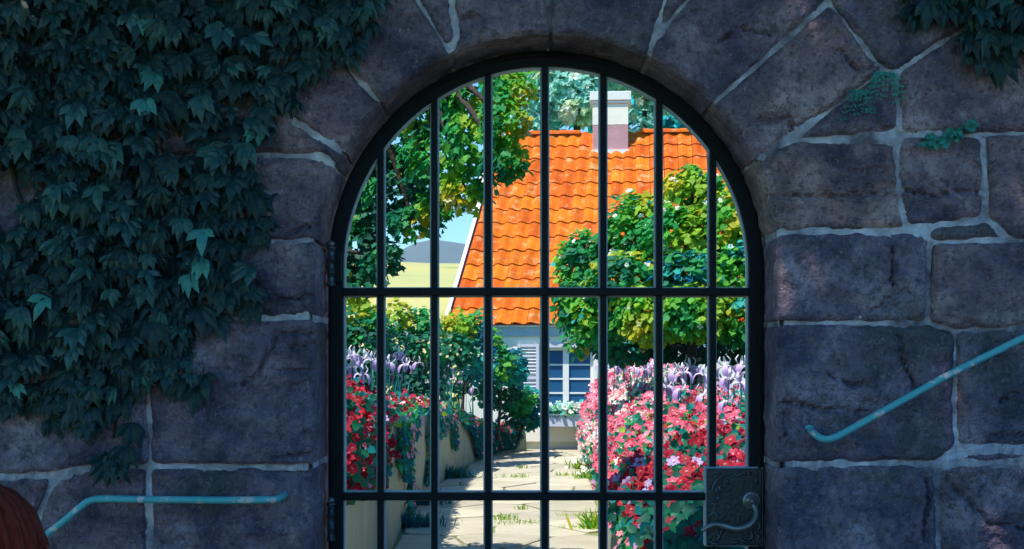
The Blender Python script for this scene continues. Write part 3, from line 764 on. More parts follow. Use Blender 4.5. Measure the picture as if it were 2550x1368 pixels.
for i, (sx, sy) in enumerate(sites):
    poly = [(sx-1.2, sy-1.2), (sx+1.2, sy-1.2), (sx+1.2, sy+1.2), (sx-1.2, sy+1.2)]
    for j, (tx, ty) in enumerate(sites):
        if i != j and abs(tx-sx) < 2 and abs(ty-sy) < 2:
            a, b = tx-sx, ty-sy; poly = clip(poly, a, b, (tx*tx+ty*ty-sx*sx-sy*sy)/2)
            if len(poly) < 3: break
    if len(poly) < 3: continue
    for d0, d1 in ((sy + 4 - .5, sy + 4 + .5),):                     # trim to the path between the walls
        xa, xb = lwx(d0), lwx(d1); ya, yb = d0 - 4, d1 - 4; a, b = -(yb - ya), (xb - xa); poly = clip(poly, a, b, a*xa + b*ya - .02)
        if len(poly) < 3: continue
        xa, xb = rwx(d0), rwx(d1); a, b = (yb - ya), -(xb - xa); poly = clip(poly, a, b, a*xa + b*ya - .02)
        if len(poly) >= 3: poly = clip(poly, 0, 1, 17.45)
    if len(poly) < 3: continue
    q = np.array(poly); ar = abs(.5 * np.sum(q[:, 0] * np.roll(q[:, 1], -1) - np.roll(q[:, 0], -1) * q[:, 1]))
    if ar < .03: continue
    q = inset_poly([(x * 300, y * 300) for x, y in poly], 4.2) / 300.; q = resample(q, .09)
    q = q + rng.normal(size=q.shape) * .004
    h = .028 + r_.uniform(-.006, .006); tl = (r_.uniform(-.008, .008), r_.uniform(-.008, .008)); n = len(q); c = q.mean(0)
    inner = c + (q - c) * .94
    vs = [(x, y, -.02) for x, y in q] + [(x, y, h - .007) for x, y in q] + [(x, y, h + (x-c[0])*tl[0] + (y-c[1])*tl[1]) for x, y in inner]
    fs = [(k, (k+1) % n, n+(k+1) % n, n+k) for k in range(n)] + [(n+k, n+(k+1) % n, 2*n+(k+1) % n, 2*n+k) for k in range(n)] + [tuple(range(2*n, 3*n))]
    MB().add(vs, fs).build('flagstone', M['flag'], path)

def low_wall(name, label, fx, fh, side, d0, d1):
    "rendered garden wall following the path; side -1 bed lies left, +1 right"
    dd = np.linspace(d0, d1, 70); root = empty(name, (fx(d0), d0 - 4, 0)); tag(root, label, 'garden wall', 'low garden walls beside the path')
    mb = MB(); vs = []; th = .22
    for i, d in enumerate(dd):
        x, h = fx(d), fh(d); w = .006 * math.sin(d * 5) + .004 * math.sin(d * 13)
        for k in range(5): vs.append((x + w + side * .02 * k / 4, d - 4, -.05 + (h - .02 + .05) * k / 4))
        vs += [(x + side * .045, d - 4, h), (x + side * (th - .03), d - 4, h), (x + side * th, d - 4, h - .02), (x + side * th, d - 4, -.05)]
    n = 9; mb.add(vs, [(j*n+i, j*n+i+1, (j+1)*n+i+1, (j+1)*n+i) for j in range(len(dd)-1) for i in range(n-1)] + [tuple(range(n)), tuple(range((len(dd)-1)*n, len(dd)*n))])
    mb.build('wall_body', M['plaster'], root, smooth=True)
    mb = MB(); vs = []
    for d in dd:
        x, h = fx(d), fh(d); a, b = x - side * .02, x + side * (th + .01); vs += [(a, d-4, h + .004), (a, d-4, h + .035), (b, d-4, h + .035), (b, d-4, h + .004)]
    mb.add(vs, [(j*4+i, j*4+(i+1) % 4, (j+1)*4+(i+1) % 4, (j+1)*4+i) for j in range(len(dd)-1) for i in range(4)] + [(3,2,1,0), tuple(len(dd)*4 - 4 + k for k in range(4))])
    mb.build('coping', M['plaster'], root, bevel=.006)
low_wall('garden_wall', 'shaded plaster garden wall with hanging ivy along the left of the path', lwx, lwh, -1, 4.5, 21.2)
low_wall('garden_wall', 'low sunlit plaster garden wall along the right of the path', rwx, rwh, 1, 4.5, 21.1)
# planting beds behind the low walls
def bed(name, fx, fh, side):
    dd = np.linspace(4.5, 21.1, 40); us = [0, .4, .8, 1.3, 2.0, 3.2, 6]
    vs = [(fx(d) + side * (.12 + u), d - 4, fh(d) - .06 + min(.35, u * .25) + .03 * math.sin(d * 4 + u * 7)) for d in dd for u in us]; n = len(us)
    vs += [(fx(d) + side * 6.3, d - 4, -.05) for d in dd]
    fs = [(j*n+i, j*n+i+1, (j+1)*n+i+1, (j+1)*n+i) for j in range(39) for i in range(n-1)]
    fs += [(j*n+n-1, 40*n+j, 40*n+j+1, (j+1)*n+n-1) for j in range(39)]
    tag(MB().add(vs, fs).build(name, M['soil'], smooth=True), kind='structure')
bed('flower_bed_ground', lwx, lwh, -1); bed('flower_bed_ground', rwx, rwh, 1)
# ------------------------------------------------------------------ the cottage
HD, HROT = 21.5, R(-5)                                   # facade distance, slight turn towards the sun
HS = FPX / HD
house = empty('cottage', (0, HD - 4, 0), HROT)
tag(house, 'white cottage with steep orange tiled roof at the end of the path', 'house')
HM = Matrix.Translation((0, HD - 4, 0)) @ Matrix.Rotation(HROT, 4, 'Z')
def hx(px): return (px - 1275) / HS                     # facade pixel -> local x / z
def hz(py): return CAM_H - (py - 900) / HS
def hb(name, m, a, b, parent=house, bevel=0): 
    mb = MB().box(a, b, HM); return mb.build(name, m, parent, bevel=bevel)
HL, HRt, EAVE = hx(1112) + .22, 6.4, hz(808)            # facade ends and eave height
DEP, PITCH = 6.0, math.tan(R(50))
wx0, wx1, wz0, wz1 = hx(1349), hx(1349) + .86, hz(1022), hz(866)
mb = MB()
mb.box((HL, 0, .16), (wx0, .3, EAVE), HM); mb.box((wx1, 0, .16), (HRt, .3, EAVE), HM)
mb.box((wx0, 0, .16), (wx1, .3, wz0), HM); mb.box((wx0, 0, wz1), (wx1, .3, EAVE), HM)
hb('back_wall', M['white'], (HL, DEP - .3, -.05), (HRt, DEP, EAVE)); hb('plinth', M['white'], (HL, .05, -.05), (HRt, .3, .157))   # foot set back, in shadow
mb.build('front_wall', M['white'], house)
RIDGE = EAVE + PITCH * (DEP / 2 + .09)
for x in (HL, HRt - .3):                                # gable walls
    vs = [HM @ Vector(p) for xx in (x, x + .3) for p in ((xx, .3, -.05), (xx, DEP - .3, -.05), (xx, DEP - .3, EAVE), (xx, DEP / 2, RIDGE - .30), (xx, .3, EAVE))]
    MB().add(vs, [(0,1,2,3,4), (9,8,7,6,5)] + [(i, (i+1) % 5, (i+1) % 5 + 5, i + 5) for i in range(5)]).build('gable_wall', M['white'], house)
hb('interior_floor', M['soil'], (HL + .3, .3, -.04), (HRt - .3, DEP - .3, .02))
# window: four rows of panes, white frame and bars
win = hb('window', M['white_paint'], (wx0, .10, wz1 - .05), (wx1, .16, wz1))
hb('frame', M['white_paint'], (wx0, .10, wz0), (wx1, .16, wz0 + .05), win)
for x in (wx0, wx1 - .05): hb('frame', M['white_paint'], (x, .102, wz0 + .051), (x + .05, .158, wz1 - .051), win)
xm = (wx0 + wx1) / 2 - .03
hb('mullion', M['white_paint'], (xm - .05, .085, wz0 + .051), (xm + .05, .150, wz1 - .051), win)
for k in range(1, 4):
    z = wz0 + .05 + (wz1 - wz0 - .1) * k / 4
    hb('glazing_bar', M['white_paint'], (wx0 + .051, .105, z - .014), (xm - .051, .14, z + .014), win); hb('glazing_bar', M['white_paint'], (xm + .051, .105, z - .014), (wx1 - .051, .14, z + .014), win)
for k in range(4):
    za = wz0 + .05 + (wz1 - wz0 - .1) * k / 4 + .015; zb = wz0 + .05 + (wz1 - wz0 - .1) * (k + 1) / 4 - .015
    hb('pane', M['glass'], (wx0 + .052, .122, za), (xm - .052, .127, zb), win); hb('pane', M['glass'], (xm + .052, .122, za), (wx1 - .052, .127, zb), win)
hb('dark_room_sheet', M['eye'], (wx0 - .1, .31, wz0 - .1), (wx1 + .1, .33, wz1 + .1), win)  # black sheet standing in for the unlit room behind the panes
hb('lintel', M['lilac_paint'], (wx0 - .03, -.02, wz1 + .003), (wx1 + .03, -.003, wz1 + .08), win)
hb('sill', M['lilac_paint'], (wx0 - .06, -.12, wz0 - .07), (wx1 + .06, -.003, wz0 - .003), win, .006)
for sx in (hx(1289), wx1 + .06):                          # louvred shutters
    sw, z0_, z1_ = .36, wz0 - .02, wz1 + .06
    sh = hb('shutter', M['lilac_paint'], (sx, -.05, z0_), (sx + .05, -.008, z1_))
    hb('stile', M['lilac_paint'], (sx + sw - .05, -.05, z0_), (sx + sw, -.008, z1_), sh)
    for z in (z0_, (z0_ + z1_) / 2 - .025, z1_ - .05): hb('shutter_rail', M['lilac_paint'], (sx + .051, -.048, z), (sx + sw - .051, -.010, z + .05), sh)
    nz = 18
    for k in range(nz):
        z = z0_ + .06 + (z1_ - z0_ - .12) * (k + .5) / nz
        if abs(z - (z0_ + z1_) / 2) < .045: continue
        Mx = HM @ Matrix.Translation((sx + sw / 2, -.028, z)) @ Matrix.Rotation(R(38), 4, 'X')
        MB().box((-sw / 2 + .051, -.016, -.005), (sw / 2 - .051, .016, .005), Mx).build('slat', M['lilac_paint'], sh)
# eave board in the eave's shadow colour, and roof
OV = .09
hb('eave_shade_board', M['blue_grey'], (HL - .12, -.035, EAVE - .20), (HRt, -.004, EAVE - .004))  # board painted blue-grey to carry the eave's shadow
hb('soffit', M['white_paint'], (HL - .15, -OV + .02, EAVE - .05), (HRt, -.037, EAVE - .02))
HIP = .62                                                 # the left end of the roof leans in a little towards the ridge
def slope(x, s, h=0, back=False):
    "point on the front (or back) slope: s metres up from the eave edge, h above it"
    c, sn = math.cos(R(50)), math.sin(R(50)); y = -OV + s * c - h * sn; z = EAVE + s * sn + h * c
    if back: y = DEP - y
    return HM @ Vector((x, y, z))
SL = (DEP / 2 + OV) / math.cos(R(50)); RX0, RX1 = HL - .24, HRt + .1
mb = MB()
for bk in (False, True):
    a = [slope(RX0, 0, 0, bk), slope(RX1, 0, 0, bk), slope(RX1, SL, 0, bk), slope(RX0 + HIP, SL, 0, bk)]; b = [slope(RX0, 0, -.08, bk), slope(RX1, 0, -.08, bk), slope(RX1, SL, -.08, bk), slope(RX0 + HIP, SL, -.08, bk)]
    mb.add(a + b, [(0,1,2,3), (7,6,5,4), (0,1,5,4), (1,2,6,5), (3,0,4,7)])
roof = mb.build('roof', M['underlay'], house)
ga, gb = slope(RX0, 0), slope(RX0 + HIP, SL)
hip_p = MB().add([slope(RX0, 0, -.10), slope(RX0 + HIP, SL, -.10), slope(RX0, 0, -.10, True), slope(RX0 + HIP, SL, -.10, True)], [(0, 1, 3, 2)]).build('roof_end', M['white'], roof)
bbp = []
for s_ in (0, SL):
    x = RX0 + HIP * s_ / SL
    bbp += [slope(x - .03, s_, -.10), slope(x + .03, s_, -.10), slope(x + .03, s_, .06), slope(x - .03, s_, .06)]
MB().add(bbp, [(0,1,5,4),(1,2,6,5),(2,3,7,6),(3,0,4,7),(3,2,1,0),(4,5,6,7)]).build('barge_board', M['white_paint'], roof)
# terracotta pantiles, each a curved piece overlapping the one below
TW, NR = .262, 14; TP = SL / NR
def tile_mesh(w=TW, L=TP + .05):
    mb = MB(); vs = []; nu = 7
    prof = [(-.50, .018), (-.36, .040), (-.18, .046), (0.0, .030), (.16, .012), (.34, .010), (.47, .022)]
    for t in (0, 1):
        for u, h in prof: vs.append((u * w, t * L, h + (.026 if t == 0 else 0)))
    for u, h in prof: vs.append((u * w, 0, h + .004))
    return mb.add(vs, [(i, i+1, nu+i+1, nu+i) for i in range(nu-1)] + [(2*nu+i, 2*nu+i+1, i+1, i) for i in range(nu-1)])
tm = tile_mesh().mesh('tile', False); tm.materials.append(M['tile']); tmb = tile_mesh()
chx0, chx1 = (1478 - 1275) / FPX * 23.4 - .20, (1478 - 1275) / FPX * 23.4 - .20 + .66
cand = []
c_, s__ = math.cos(R(50)), math.sin(R(50))
for r in range(NR):
    for k in range(int((RX1 - RX0) / TW)):
        x = RX0 + HIP * (r + .5) / NR + .05 + TW * (k + .5) - (HIP * (r + .5) / NR if k > 8 else HIP * (r + .5) / NR * (1 - k / 9) * 0 + HIP * (r + .5) / NR * 0)
        x = RX0 + .05 + TW * (k + .5) + HIP * (r + .5) / NR * max(0, 1 - k / 12.)
        if x > RX1 - .1: continue
        if r >= NR - 1 and chx0 - .05 < x < chx1 + .05: continue
        ww = slope(x, r * TP, 0); d = ww.y + 4; pxx = 1275 + ww.x / d * FPX; pyy = 900 - (ww.z - 1.5) / d * FPX
        vis = 0 if (pxx > 1960 or pxx < 1090) else (2 if not (pxx > 1520 and pyy > 560) and not (pxx < 1180 and pyy < 520) else 1)
        cand.append((vis, -r, x, r, k))
cand.sort(key=lambda q: (-q[0], abs(q[2] - 1.0))); rest = MB()
for i, (v, _, x, r, k) in enumerate(cand):
    tl = random.uniform(-.012, .012)
    Mx = Matrix.Translation(slope(x, r * TP - .03, .004)) @ HM.to_3x3().to_4x4() @ Matrix.Rotation(R(50), 4, 'X') @ Matrix.Rotation(random.uniform(-.012, .012) - HIP / SL * max(0, 1 - k / 12.) , 4, 'Z') @ Matrix.Translation((0, random.uniform(-.01, .01), random.uniform(0, .007)))
    if i < 300:
        o = bpy.data.objects.new('tile', tm); C.objects.link(o); o.parent = roof; o.matrix_parent_inverse = PW(roof).inverted(); o.matrix_basis = Mx
    else: rest.add([Mx @ Vector(v_) for v_ in tmb.v], tmb.f)
tag(rest.build('tiles', M['tile'], roof), kind='stuff')
x = RX0 + HIP
while x < RX1 - .1:
    if not (chx0 - .3 < x < chx1 - .1):
        q = MB(); a0 = HM @ Vector((x, DEP / 2, EAVE + SL * s__)); nx_ = HM.to_3x3() @ Vector((1, 0, 0)); ny_ = HM.to_3x3() @ Vector((0, 1, 0))
        vs = []
        for t, rr in ((0, .115), (.40, .10)):
            for k in range(7): th = math.pi * k / 6; vs.append(a0 + nx_ * t + ny_ * math.cos(th) * rr * 1.1 + Vector((0, 0, 1)) * (math.sin(th) * rr * .8 + .005))
        q.add(vs, [(k, k+1, 8+k, 7+k) for k in range(6)] + [(0,1,2,3,4,5,6)]).build('ridge_tile', M['tile'], roof)
    x += .38
# chimney
cy0 = DEP / 2 - .36; ctop = CAM_H + (900 - 212) / FPX * 23.4
czb = RIDGE - 1.3; czm = CAM_H + (900 - 297) / FPX * 23.4; czc = ctop - .22
ch = hb('chimney', M['pink_lower_stack'], (chx0, cy0, czb), (chx1, cy0 + .66, czm - .003), house, .01)
hb('upper_stack', M['white'], (chx0 - .004, cy0 - .004, czm), (chx1 + .004, cy0 + .664, czc - .003), ch, .01)
hb('cap', M['white_paint'], (chx0 - .03, cy0 - .03, czc), (chx1 + .03, cy0 + .69, czc + .05), ch, .008)
hb('cap', M['white_paint'], (chx0 - .055, cy0 - .055, czc + .053), (chx1 + .055, cy0 + .715, ctop), ch, .01)
hb('flashing', M['white_paint'], (chx0 - .02, cy0 - .05, slope(0, SL - .50).z - .06), (chx1 + .02, cy0 - .004, slope(0, SL - .50).z + .03), ch)
# flower box under the window
fb = empty('window_box', HM @ Vector(((wx0 + wx1) / 2, -.2, wz0 - .35)), HROT); tag(fb, 'pale lilac window box with white flowers under the cottage window', 'window box')
bx0, bx1, bz0, bz1 = wx0 - .08, wx1 + .1, wz0 - .26, wz0 - .075
hb('box', M['lilac_paint'], (bx0, -.30, bz0), (bx1, -.125, bz1), fb, .008); hb('rim', M['white_paint'], (bx0 - .02, -.32, bz1 + .003), (bx1 + .02, -.11, bz1 + .03), fb, .006)
for x in (bx0 + .15, bx1 - .15): hb('bracket', M['blue_grey'], (x - .02, -.26, bz0 - .14), (x + .02, -.003, bz0 - .003), fb)
c = HM @ Vector(((bx0 + bx1) / 2, -.21, bz1 + .09))
p = crown([clump((c.x, c.y, c.z), (.48, .12, .13), 420, .07, dict(teal=3, aqua=2, green=2, mint=1), shell=.2)]); link('foliage', leaf_mesh('foliage', *p, shape=ROUND), None, fb)
# ------------------------------------------------------------------ flowers
def blossom_mesh(name, col, center, petals=5, r=.034, cup=.35, shape_w=.62):
    mb = MB(); cols = []
    for k in range(petals):
        a = 2 * math.pi * k / petals; u = Vector((math.cos(a), math.sin(a), 0)); v = Vector((-math.sin(a), math.cos(a), 0)); up = Vector((0, 0, 1))
        vs = [u * r * .08, u * r * .55 + v * r * shape_w * .75 + up * r * cup * .5, u * r * 1.0 + v * r * shape_w * .45 + up * r * cup * .7, u * r * 1.05 - v * r * shape_w * .4 + up * r * cup * .55, u * r * .55 - v * r * shape_w * .75 + up * r * cup * .6]
        mb.add(vs, [(0, 1, 2, 3, 4)]); cols += [tuple(np.array(col) * .8 + np.array(center) * .2)] + [col] * 4
    n0 = len(mb.v); mb.add([Vector((math.cos(t) * r * .2, math.sin(t) * r * .2, r * .18)) for t in np.linspace(0, 2 * math.pi, 6)[:-1]], [(0, 1, 2, 3, 4)]); cols += [center] * 5
    me = bpy.data.meshes.new(name); me.from_pydata([tuple(v) for v in mb.v], [], mb.f); me.update()
    at = me.color_attributes.new('Col', 'FLOAT_COLOR', 'POINT'); at.data.foreach_set('color', [c for q in cols for c in (*q, 1)])
    me.materials.append(M['petal']); return me
BLC = dict(
    red=((.42, .004, .028), (.60, .20, .22)), red2=((.32, .003, .022), (.5, .08, .09)), pink=((.80, .10, .18), (.88, .55, .5)), pink2=((.82, .24, .33), (.9, .7, .7)),
    blush=((.85, .55, .52), (.9, .8, .6)), white=((.84, .84, .76), (.75, .70, .25)), lilac=((.50, .36, .62), (.7, .6, .7)), mauve=((.62, .30, .58), (.8, .6, .8)), yellow=((.75, .55, .03), (.6, .35, .02)))
BL = {k: blossom_mesh(k, *v) for k, v in BLC.items()}
BV = {k: [BL[k]] + [blossom_mesh(k, tuple(np.array(v[0]) * f_), v[1], petals=pt, cup=cp, shape_w=sw) for f_, pt, cp, sw in ((1.12, 5, .75, .55), (.85, 6, .2, .5), (.95, 4, 1.6, .6))] for k, v in BLC.items()}
def put_blossoms(root, pts, nrms, kinds, sizes):
    for p, n_, k, s_ in zip(pts, nrms, kinds, sizes):
        o = bpy.data.objects.new('blossom', random.choice(BV[k])); C.objects.link(o); o.parent = root; o.matrix_parent_inverse = PW(root).inverted()
        q = Vector(n_).normalized().to_track_quat('Z', 'Y').to_matrix().to_4x4()
        o.matrix_basis = Matrix.Translation(p) @ q @ Matrix.Rotation(random.uniform(0, 6.3), 4, 'Z') @ Matrix.Scale(s_, 4)
def bank_r(d, t):
    "surface of the flower bank that spills over the right-hand wall; t 0 hanging foot .. 1 top of the bed"
    x, h = rwx(d), rwh(d); top = sm(d, (7, 9, 10.7, 14, 18, 20), (.98, 1.06, 1.16, 1.30, 1.46, 1.46))
    prof = [(.00, h - .10), (-.04, h + .0), (-.03, h + .12), (.10, h + (top - h) * .55), (.38, h + (top - h) * .85), (.75, top), (1.25, top + .02)]
    q = np.array(prof) + 0; u = t * 6; i = min(5, int(u)); f = u - i; a, b = q[i], q[i + 1]; pz = a + (b - a) * f; tg = b - a
    return Vector((x + pz[0], d - 4, pz[1])), Vector((-tg[1], -.35, tg[0])).normalized()
def bank_l(d, t):
    x, h = lwx(d), lwh(d); top = h + sm(d, (7, 9, 9.8, 10.6, 21), (.34, .32, .22, .12, .08)); hang = sm(d, (7, 8.5, 9.6, 10, 12, 21), (.20, .34, .46, .12, .08, .06))
    prof = [(.03, h - hang), (.07, h - hang * .5), (.06, h + .04), (.0, h + (top - h) * .6), (-.15, top), (-.40, top + .02), (-.7, top)]
    q = np.array(prof); u = t * 6; i = min(5, int(u)); f = u - i; a, b = q[i], q[i + 1]; pz = a + (b - a) * f; tg = b - a
    return Vector((x + pz[0], d - 4, pz[1])), Vector((tg[1], -.35, -tg[0])).normalized()
def flower_bush(name, label, cat, bank, d0, d1, t0, t1, nl, nb, kinds, weights, pal, ls=.055, bs=1.0, grp=None, thick=.08, tpow=1.0):
    o0, _ = bank(d0, .5); root = empty(name, (o0.x, o0.y, .5)); tag(root, label, cat, grp)
    pos, nr = [], []
    for _ in range(nl):
        p, n_ = bank(random.uniform(d0, d1), t0 + (t1 - t0) * random.random() ** tpow); p = p - n_ * random.random() * thick * 2 + Vector(rng.normal(size=3)) * .03; pos.append(p); nr.append(n_)
    pos, nr = np.array(pos), np.array(nr)
    me = leaf_mesh('foliage', pos, nr + rng.normal(size=pos.shape) * .5, rng.normal(size=pos.shape) + np.array([0, -.3, -.6]), rng.uniform(.7, 1.3, nl) * ls, palette(nl, pal), ROUND)
    link('foliage', me, None, root)
    ps, ns, ks, ss = [], [], [], []
    for _ in range(nb):
        d = random.uniform(d0, d1); p, n_ = bank(d, t0 + (t1 - t0) * random.random() ** tpow)
        ps.append(p + n_ * (.03 + random.random() * .03) + Vector(rng.normal(size=3)) * .02); ns.append(n_ + Vector((-.1, -.3, .35)) + Vector(rng.normal(size=3)) * .5)
        ks.append(random.choices(kinds, weights)[0]); ss.append(bs * random.uniform(.55, 1.25))
    put_blossoms(root, ps, ns, ks, ss); return root
GB = 'flower banks beside the path'
PG = dict(green=3, deep=3, aqua=2, teal=2, lime=1)
flower_bush('red_flower_bush', 'bush of deep red flowers behind the lock plate on the right bank', 'flowers', bank_r, 6.7, 8.7, .30, 1, 2200, 240, ['red', 'red2', 'lilac', 'pink'], [6, 4, 1.4, .5], dict(dark=3, deep=4, teal=2), bs=1.05, grp=GB)
flower_bush('trailing_shrub', 'dark leafy plant with a few red flowers below the lever handle', 'flowers', bank_r, 5.0, 6.9, .22, 1, 2200, 30, ['red', 'red2'], [2, 1], dict(dark=4, deep=3, teal=1), bs=1.2, grp=GB)
flower_bush('pink_flower_bush', 'dense bright pink flower mound just behind the deep red bush on the right', 'flowers', bank_r, 8.6, 10.6, .32, 1, 2300, 300, ['pink', 'red', 'pink2', 'white'], [6, 2.2, 2, .4], PG, bs=.98, grp=GB)
flower_bush('pink_flower_bush', 'dense bright pink flower mound in the middle of the right bank', 'flowers', bank_r, 10.6, 13.2, .26, 1, 2300, 300, ['pink', 'pink2', 'blush', 'white'], [6, 3, 1.4, .7], PG, bs=1.1, grp=GB)
flower_bush('pink_flower_bush', 'pale pink and white flower bank spilling over the right wall farther up the path', 'flowers', bank_r, 13, 16.8, .12, .95, 2600, 300, ['pink', 'pink2', 'blush', 'white'], [3, 3, 3, 2.2], PG, bs=1.25, grp=GB)
flower_bush('pink_flower_bush', 'tall rosy pink flower clump beside the cottage window', 'flowers', bank_r, 16.8, 19.6, .05, .95, 2200, 300, ['pink2', 'pink', 'blush'], [5, 2, 2], PG, bs=1.45, grp=GB)
flower_bush('red_flower_bush', 'bush of deep red flowers spilling over the left garden wall', 'flowers', bank_l, 7.0, 9.4, .0, .9, 2800, 250, ['red', 'red2', 'lilac'], [6, 4, 1.2], dict(dark=3, deep=4, teal=2), bs=1.1, grp=GB)
flower_bush('red_flower_row', 'row of red flowers with a pink patch along the top of the left garden wall', 'flowers', bank_l, 9.4, 16.6, .36, .75, 1700, 300, ['red', 'red2', 'pink', 'blush'], [5, 3, 1.2, 1], PG, grp=GB)
flower_bush('pink_flower_row', 'strip of pink flowers along the curving end of the left garden wall', 'flowers', bank_l, 16.6, 21.0, .25, .7, 1500, 150, ['pink2', 'pink', 'red'], [5, 3, 1.2], PG, grp=GB)
# white blossoms of the window box
ps = [HM @ Vector((random.uniform(bx0, bx1), -.30 + random.uniform(-.03, .12), bz1 + random.uniform(.03, .2))) for _ in range(60)]
put_blossoms(fb, ps, [Vector((0, -1, .7)) + Vector(rng.normal(size=3)) * .3 for _ in ps], ['white'] * 60, [random.uniform(1.2, 1.9) for _ in ps])

# low leaves covering the soil of the beds
for side_, fx_, fh_, nm_ in ((-1, lwx, lwh, 'low green leaves covering the soil behind the left garden wall'), (1, rwx, rwh, 'low green leaves covering the soil of the right bank')):
    n_ = 5200; dd_ = rng.uniform(4.6, 20.5, n_); uu_ = .25 + rng.uniform(0, 1, n_) ** 1.3 * 4.5
    pos_ = np.array([(fx_(d) + side_ * (.12 + u), d - 4, fh_(d) - .04 + min(.35, u * .25) + random.uniform(0, .10)) for d, u in zip(dd_, uu_)])
    o = link('ground_cover', leaf_mesh('ground_cover', pos_, np.array([0, -.2, 1.]) + rng.normal(size=pos_.shape) * .4, rng.normal(size=pos_.shape), rng.uniform(.08, .17, n_), patchy(pos_, dict(dark=2, deep=3, green=3, bright=1), .12), ROUND)); tag(o, nm_, 'ground cover', kind='stuff')
# irises: sword leaves, stem, three upright petals and three falls
def iris_parts(seed):
    r_ = random.Random(seed); fl = MB(); cols = []; up = Vector((0, 0, 1))
    for k in range(3):
        a = 2 * math.pi * k / 3 + .3; u = Vector((math.cos(a), math.sin(a), 0)); v = Vector((-math.sin(a), math.cos(a), 0)); vs = []
        for o_, h, w, c in [(0, 0, .006, (.8, .78, .7)), (.030, .016, .016, (.78, .70, .82)), (.060, .002, .023, (.62, .47, .72)), (.076, -.034, .026, (.48, .30, .60)), (.070, -.074, .007, (.42, .25, .56))]:
            vs += [u * o_ - v * w + up * (h - .008), u * (o_ + .004) + up * h, u * o_ + v * w + up * (h - .008)]; cols += [c] * 3
        fl.add(vs, [(i*3+j, i*3+j+1, i*3+j+4, i*3+j+3) for i in range(4) for j in range(2)])
        a += math.pi / 3 + r_.uniform(-.2, .2); u = Vector((math.cos(a), math.sin(a), 0)); v = Vector((-math.sin(a), math.cos(a), 0)); vs = []
        for o_, h, w, c in [(0, 0, .006, (.7, .6, .75)), (.038, .026, .010, (.74, .66, .82)), (.052, .052, .012, (.80, .75, .85)), (.030, .084, .004, (.84, .82, .86))]:
            vs += [u * o_ - v * w + up * h, u * (o_ + .006) + up * h, u * o_ + v * w + up * h]; cols += [c] * 3
        fl.add(vs, [(i*3+j, i*3+j+1, i*3+j+4, i*3+j+3) for i in range(3) for j in range(2)])
    lv = MB()
    for k in range(3):
        a = r_.uniform(0, 6.3); u = Vector((math.cos(a), math.sin(a), 0)); v = Vector((-math.sin(a), math.cos(a), 0)); L = r_.uniform(.40, .66); ln = r_.uniform(.05, .16); vs = []
        for t, w in ((0, .012), (.4, .013), (.8, .008), (1, .001)): q = u * (.02 + ln * t * t) + Vector((0, 0, L * t)); vs += [q - v * w, q + v * w]
        lv.add(vs, [(i*2, i*2+1, i*2+3, i*2+2) for i in range(3)])
    fm = fl.mesh('flower', True); at = fm.color_attributes.new('Col', 'FLOAT_COLOR', 'POINT'); at.data.foreach_set('color', [c for q in cols for c in (*q, 1)])
    return fm, lv.mesh('leaves')
M['iris'] = mat('iris_petal', (0, 0, 0), .6, .3, attr=True, trans=.3, objvar=.15)
M['iris_leaf'] = mat('iris_leaf', (.02, .20, .19), .5, .4, var=(.03, .26, .20), scale=6, trans=.2, objvar=.3)
IR = [iris_parts(s_) for s_ in (1, 2, 3)]; STEM = MB().tube([(0, 0, -.75), (.006, 0, -.35), (0, 0, 0)], .0045, 5).mesh('stem')
for a, b in IR: a.materials.append(M['iris']); b.materials.append(M['iris_leaf'])
STEM.materials.append(M['iris_leaf'])
ORD = ['first', 'second', 'third', 'fourth', 'fifth', 'sixth', 'seventh']
def irises(pts, label, grp, sc):
    for i, (px, py, d) in enumerate(sorted(pts)): iris(px, py, d, label % ORD[i], grp, sc)
def iris(px, py, d, label, grp, sc=1.0):
    if px < 1275:                                       # stand in the bed, just behind the left wall
        d = min(np.arange(9.5, 19, .1), key=lambda q: abs((px - 1275) / FPX * q - (lwx(q) - random.uniform(.22, .5))))
    p = P(px, py, d); sc *= .95; z0 = p.z - .62 * sc
    root = empty('iris', (p.x, p.y, z0), random.uniform(0, 6.3)); tag(root, label, 'iris', grp); k = random.randrange(3)
    for nm, me, z in (('flower', IR[k][0], .62 * sc), ('leaves', IR[k][1], -.02), ('stem', STEM, .62 * sc)):
        o = bpy.data.objects.new(nm, me); C.objects.link(o); o.parent = root; o.location = (0, 0, z); o.rotation_euler = (random.uniform(-.15, .15), random.uniform(-.15, .15), 0) if nm == 'flower' else (0, 0, 0); o.scale = (sc,) * 3
irises(((1530,915,15.2),(1552,908,14.8),(1580,918,14.2),(1605,922,13.8),(1598,955,13.0),(1622,905,14),(1500,908,16)), 'pale lilac iris, %s from the left, in the row behind the pink flower mound', 'irises behind the pink flowers', 1.15)
irises(((1675,930,11.2),(1702,930,11),(1752,935,10.9),(1660,965,10.6),(1695,972,10.4),(1752,985,10.2),(1720,915,12)), 'lilac iris, %s from the left, between the two bars left of the lock plate', 'irises above the red flowers', 1.15)
irises(((1805,915,10.6),(1845,912,10.8),(1815,945,10.2),(1845,955,10.0),(1812,1002,9.6),(1868,930,10.4)), 'lilac iris, %s from the left, standing above the lock plate beside the frame', 'irises by the gate frame', 1.15)
irises(((862,895,11.4),(882,885,11.8),(905,893,12),(925,898,12.2),(878,915,10.9),(900,935,11),(945,900,12.5)), 'lilac iris, %s from the left, at the left end above the red flowers', 'irises above the left red flowers', 1.15)
irises(((995,880,12.6),(985,898,12.4),(1010,910,12.6),(1040,905,13),(1062,920,13.2),(985,935,11.8),(970,905,12.8)), 'lilac iris, %s from the left, in the middle row above the left wall', 'irises above the left garden wall', 1.15)
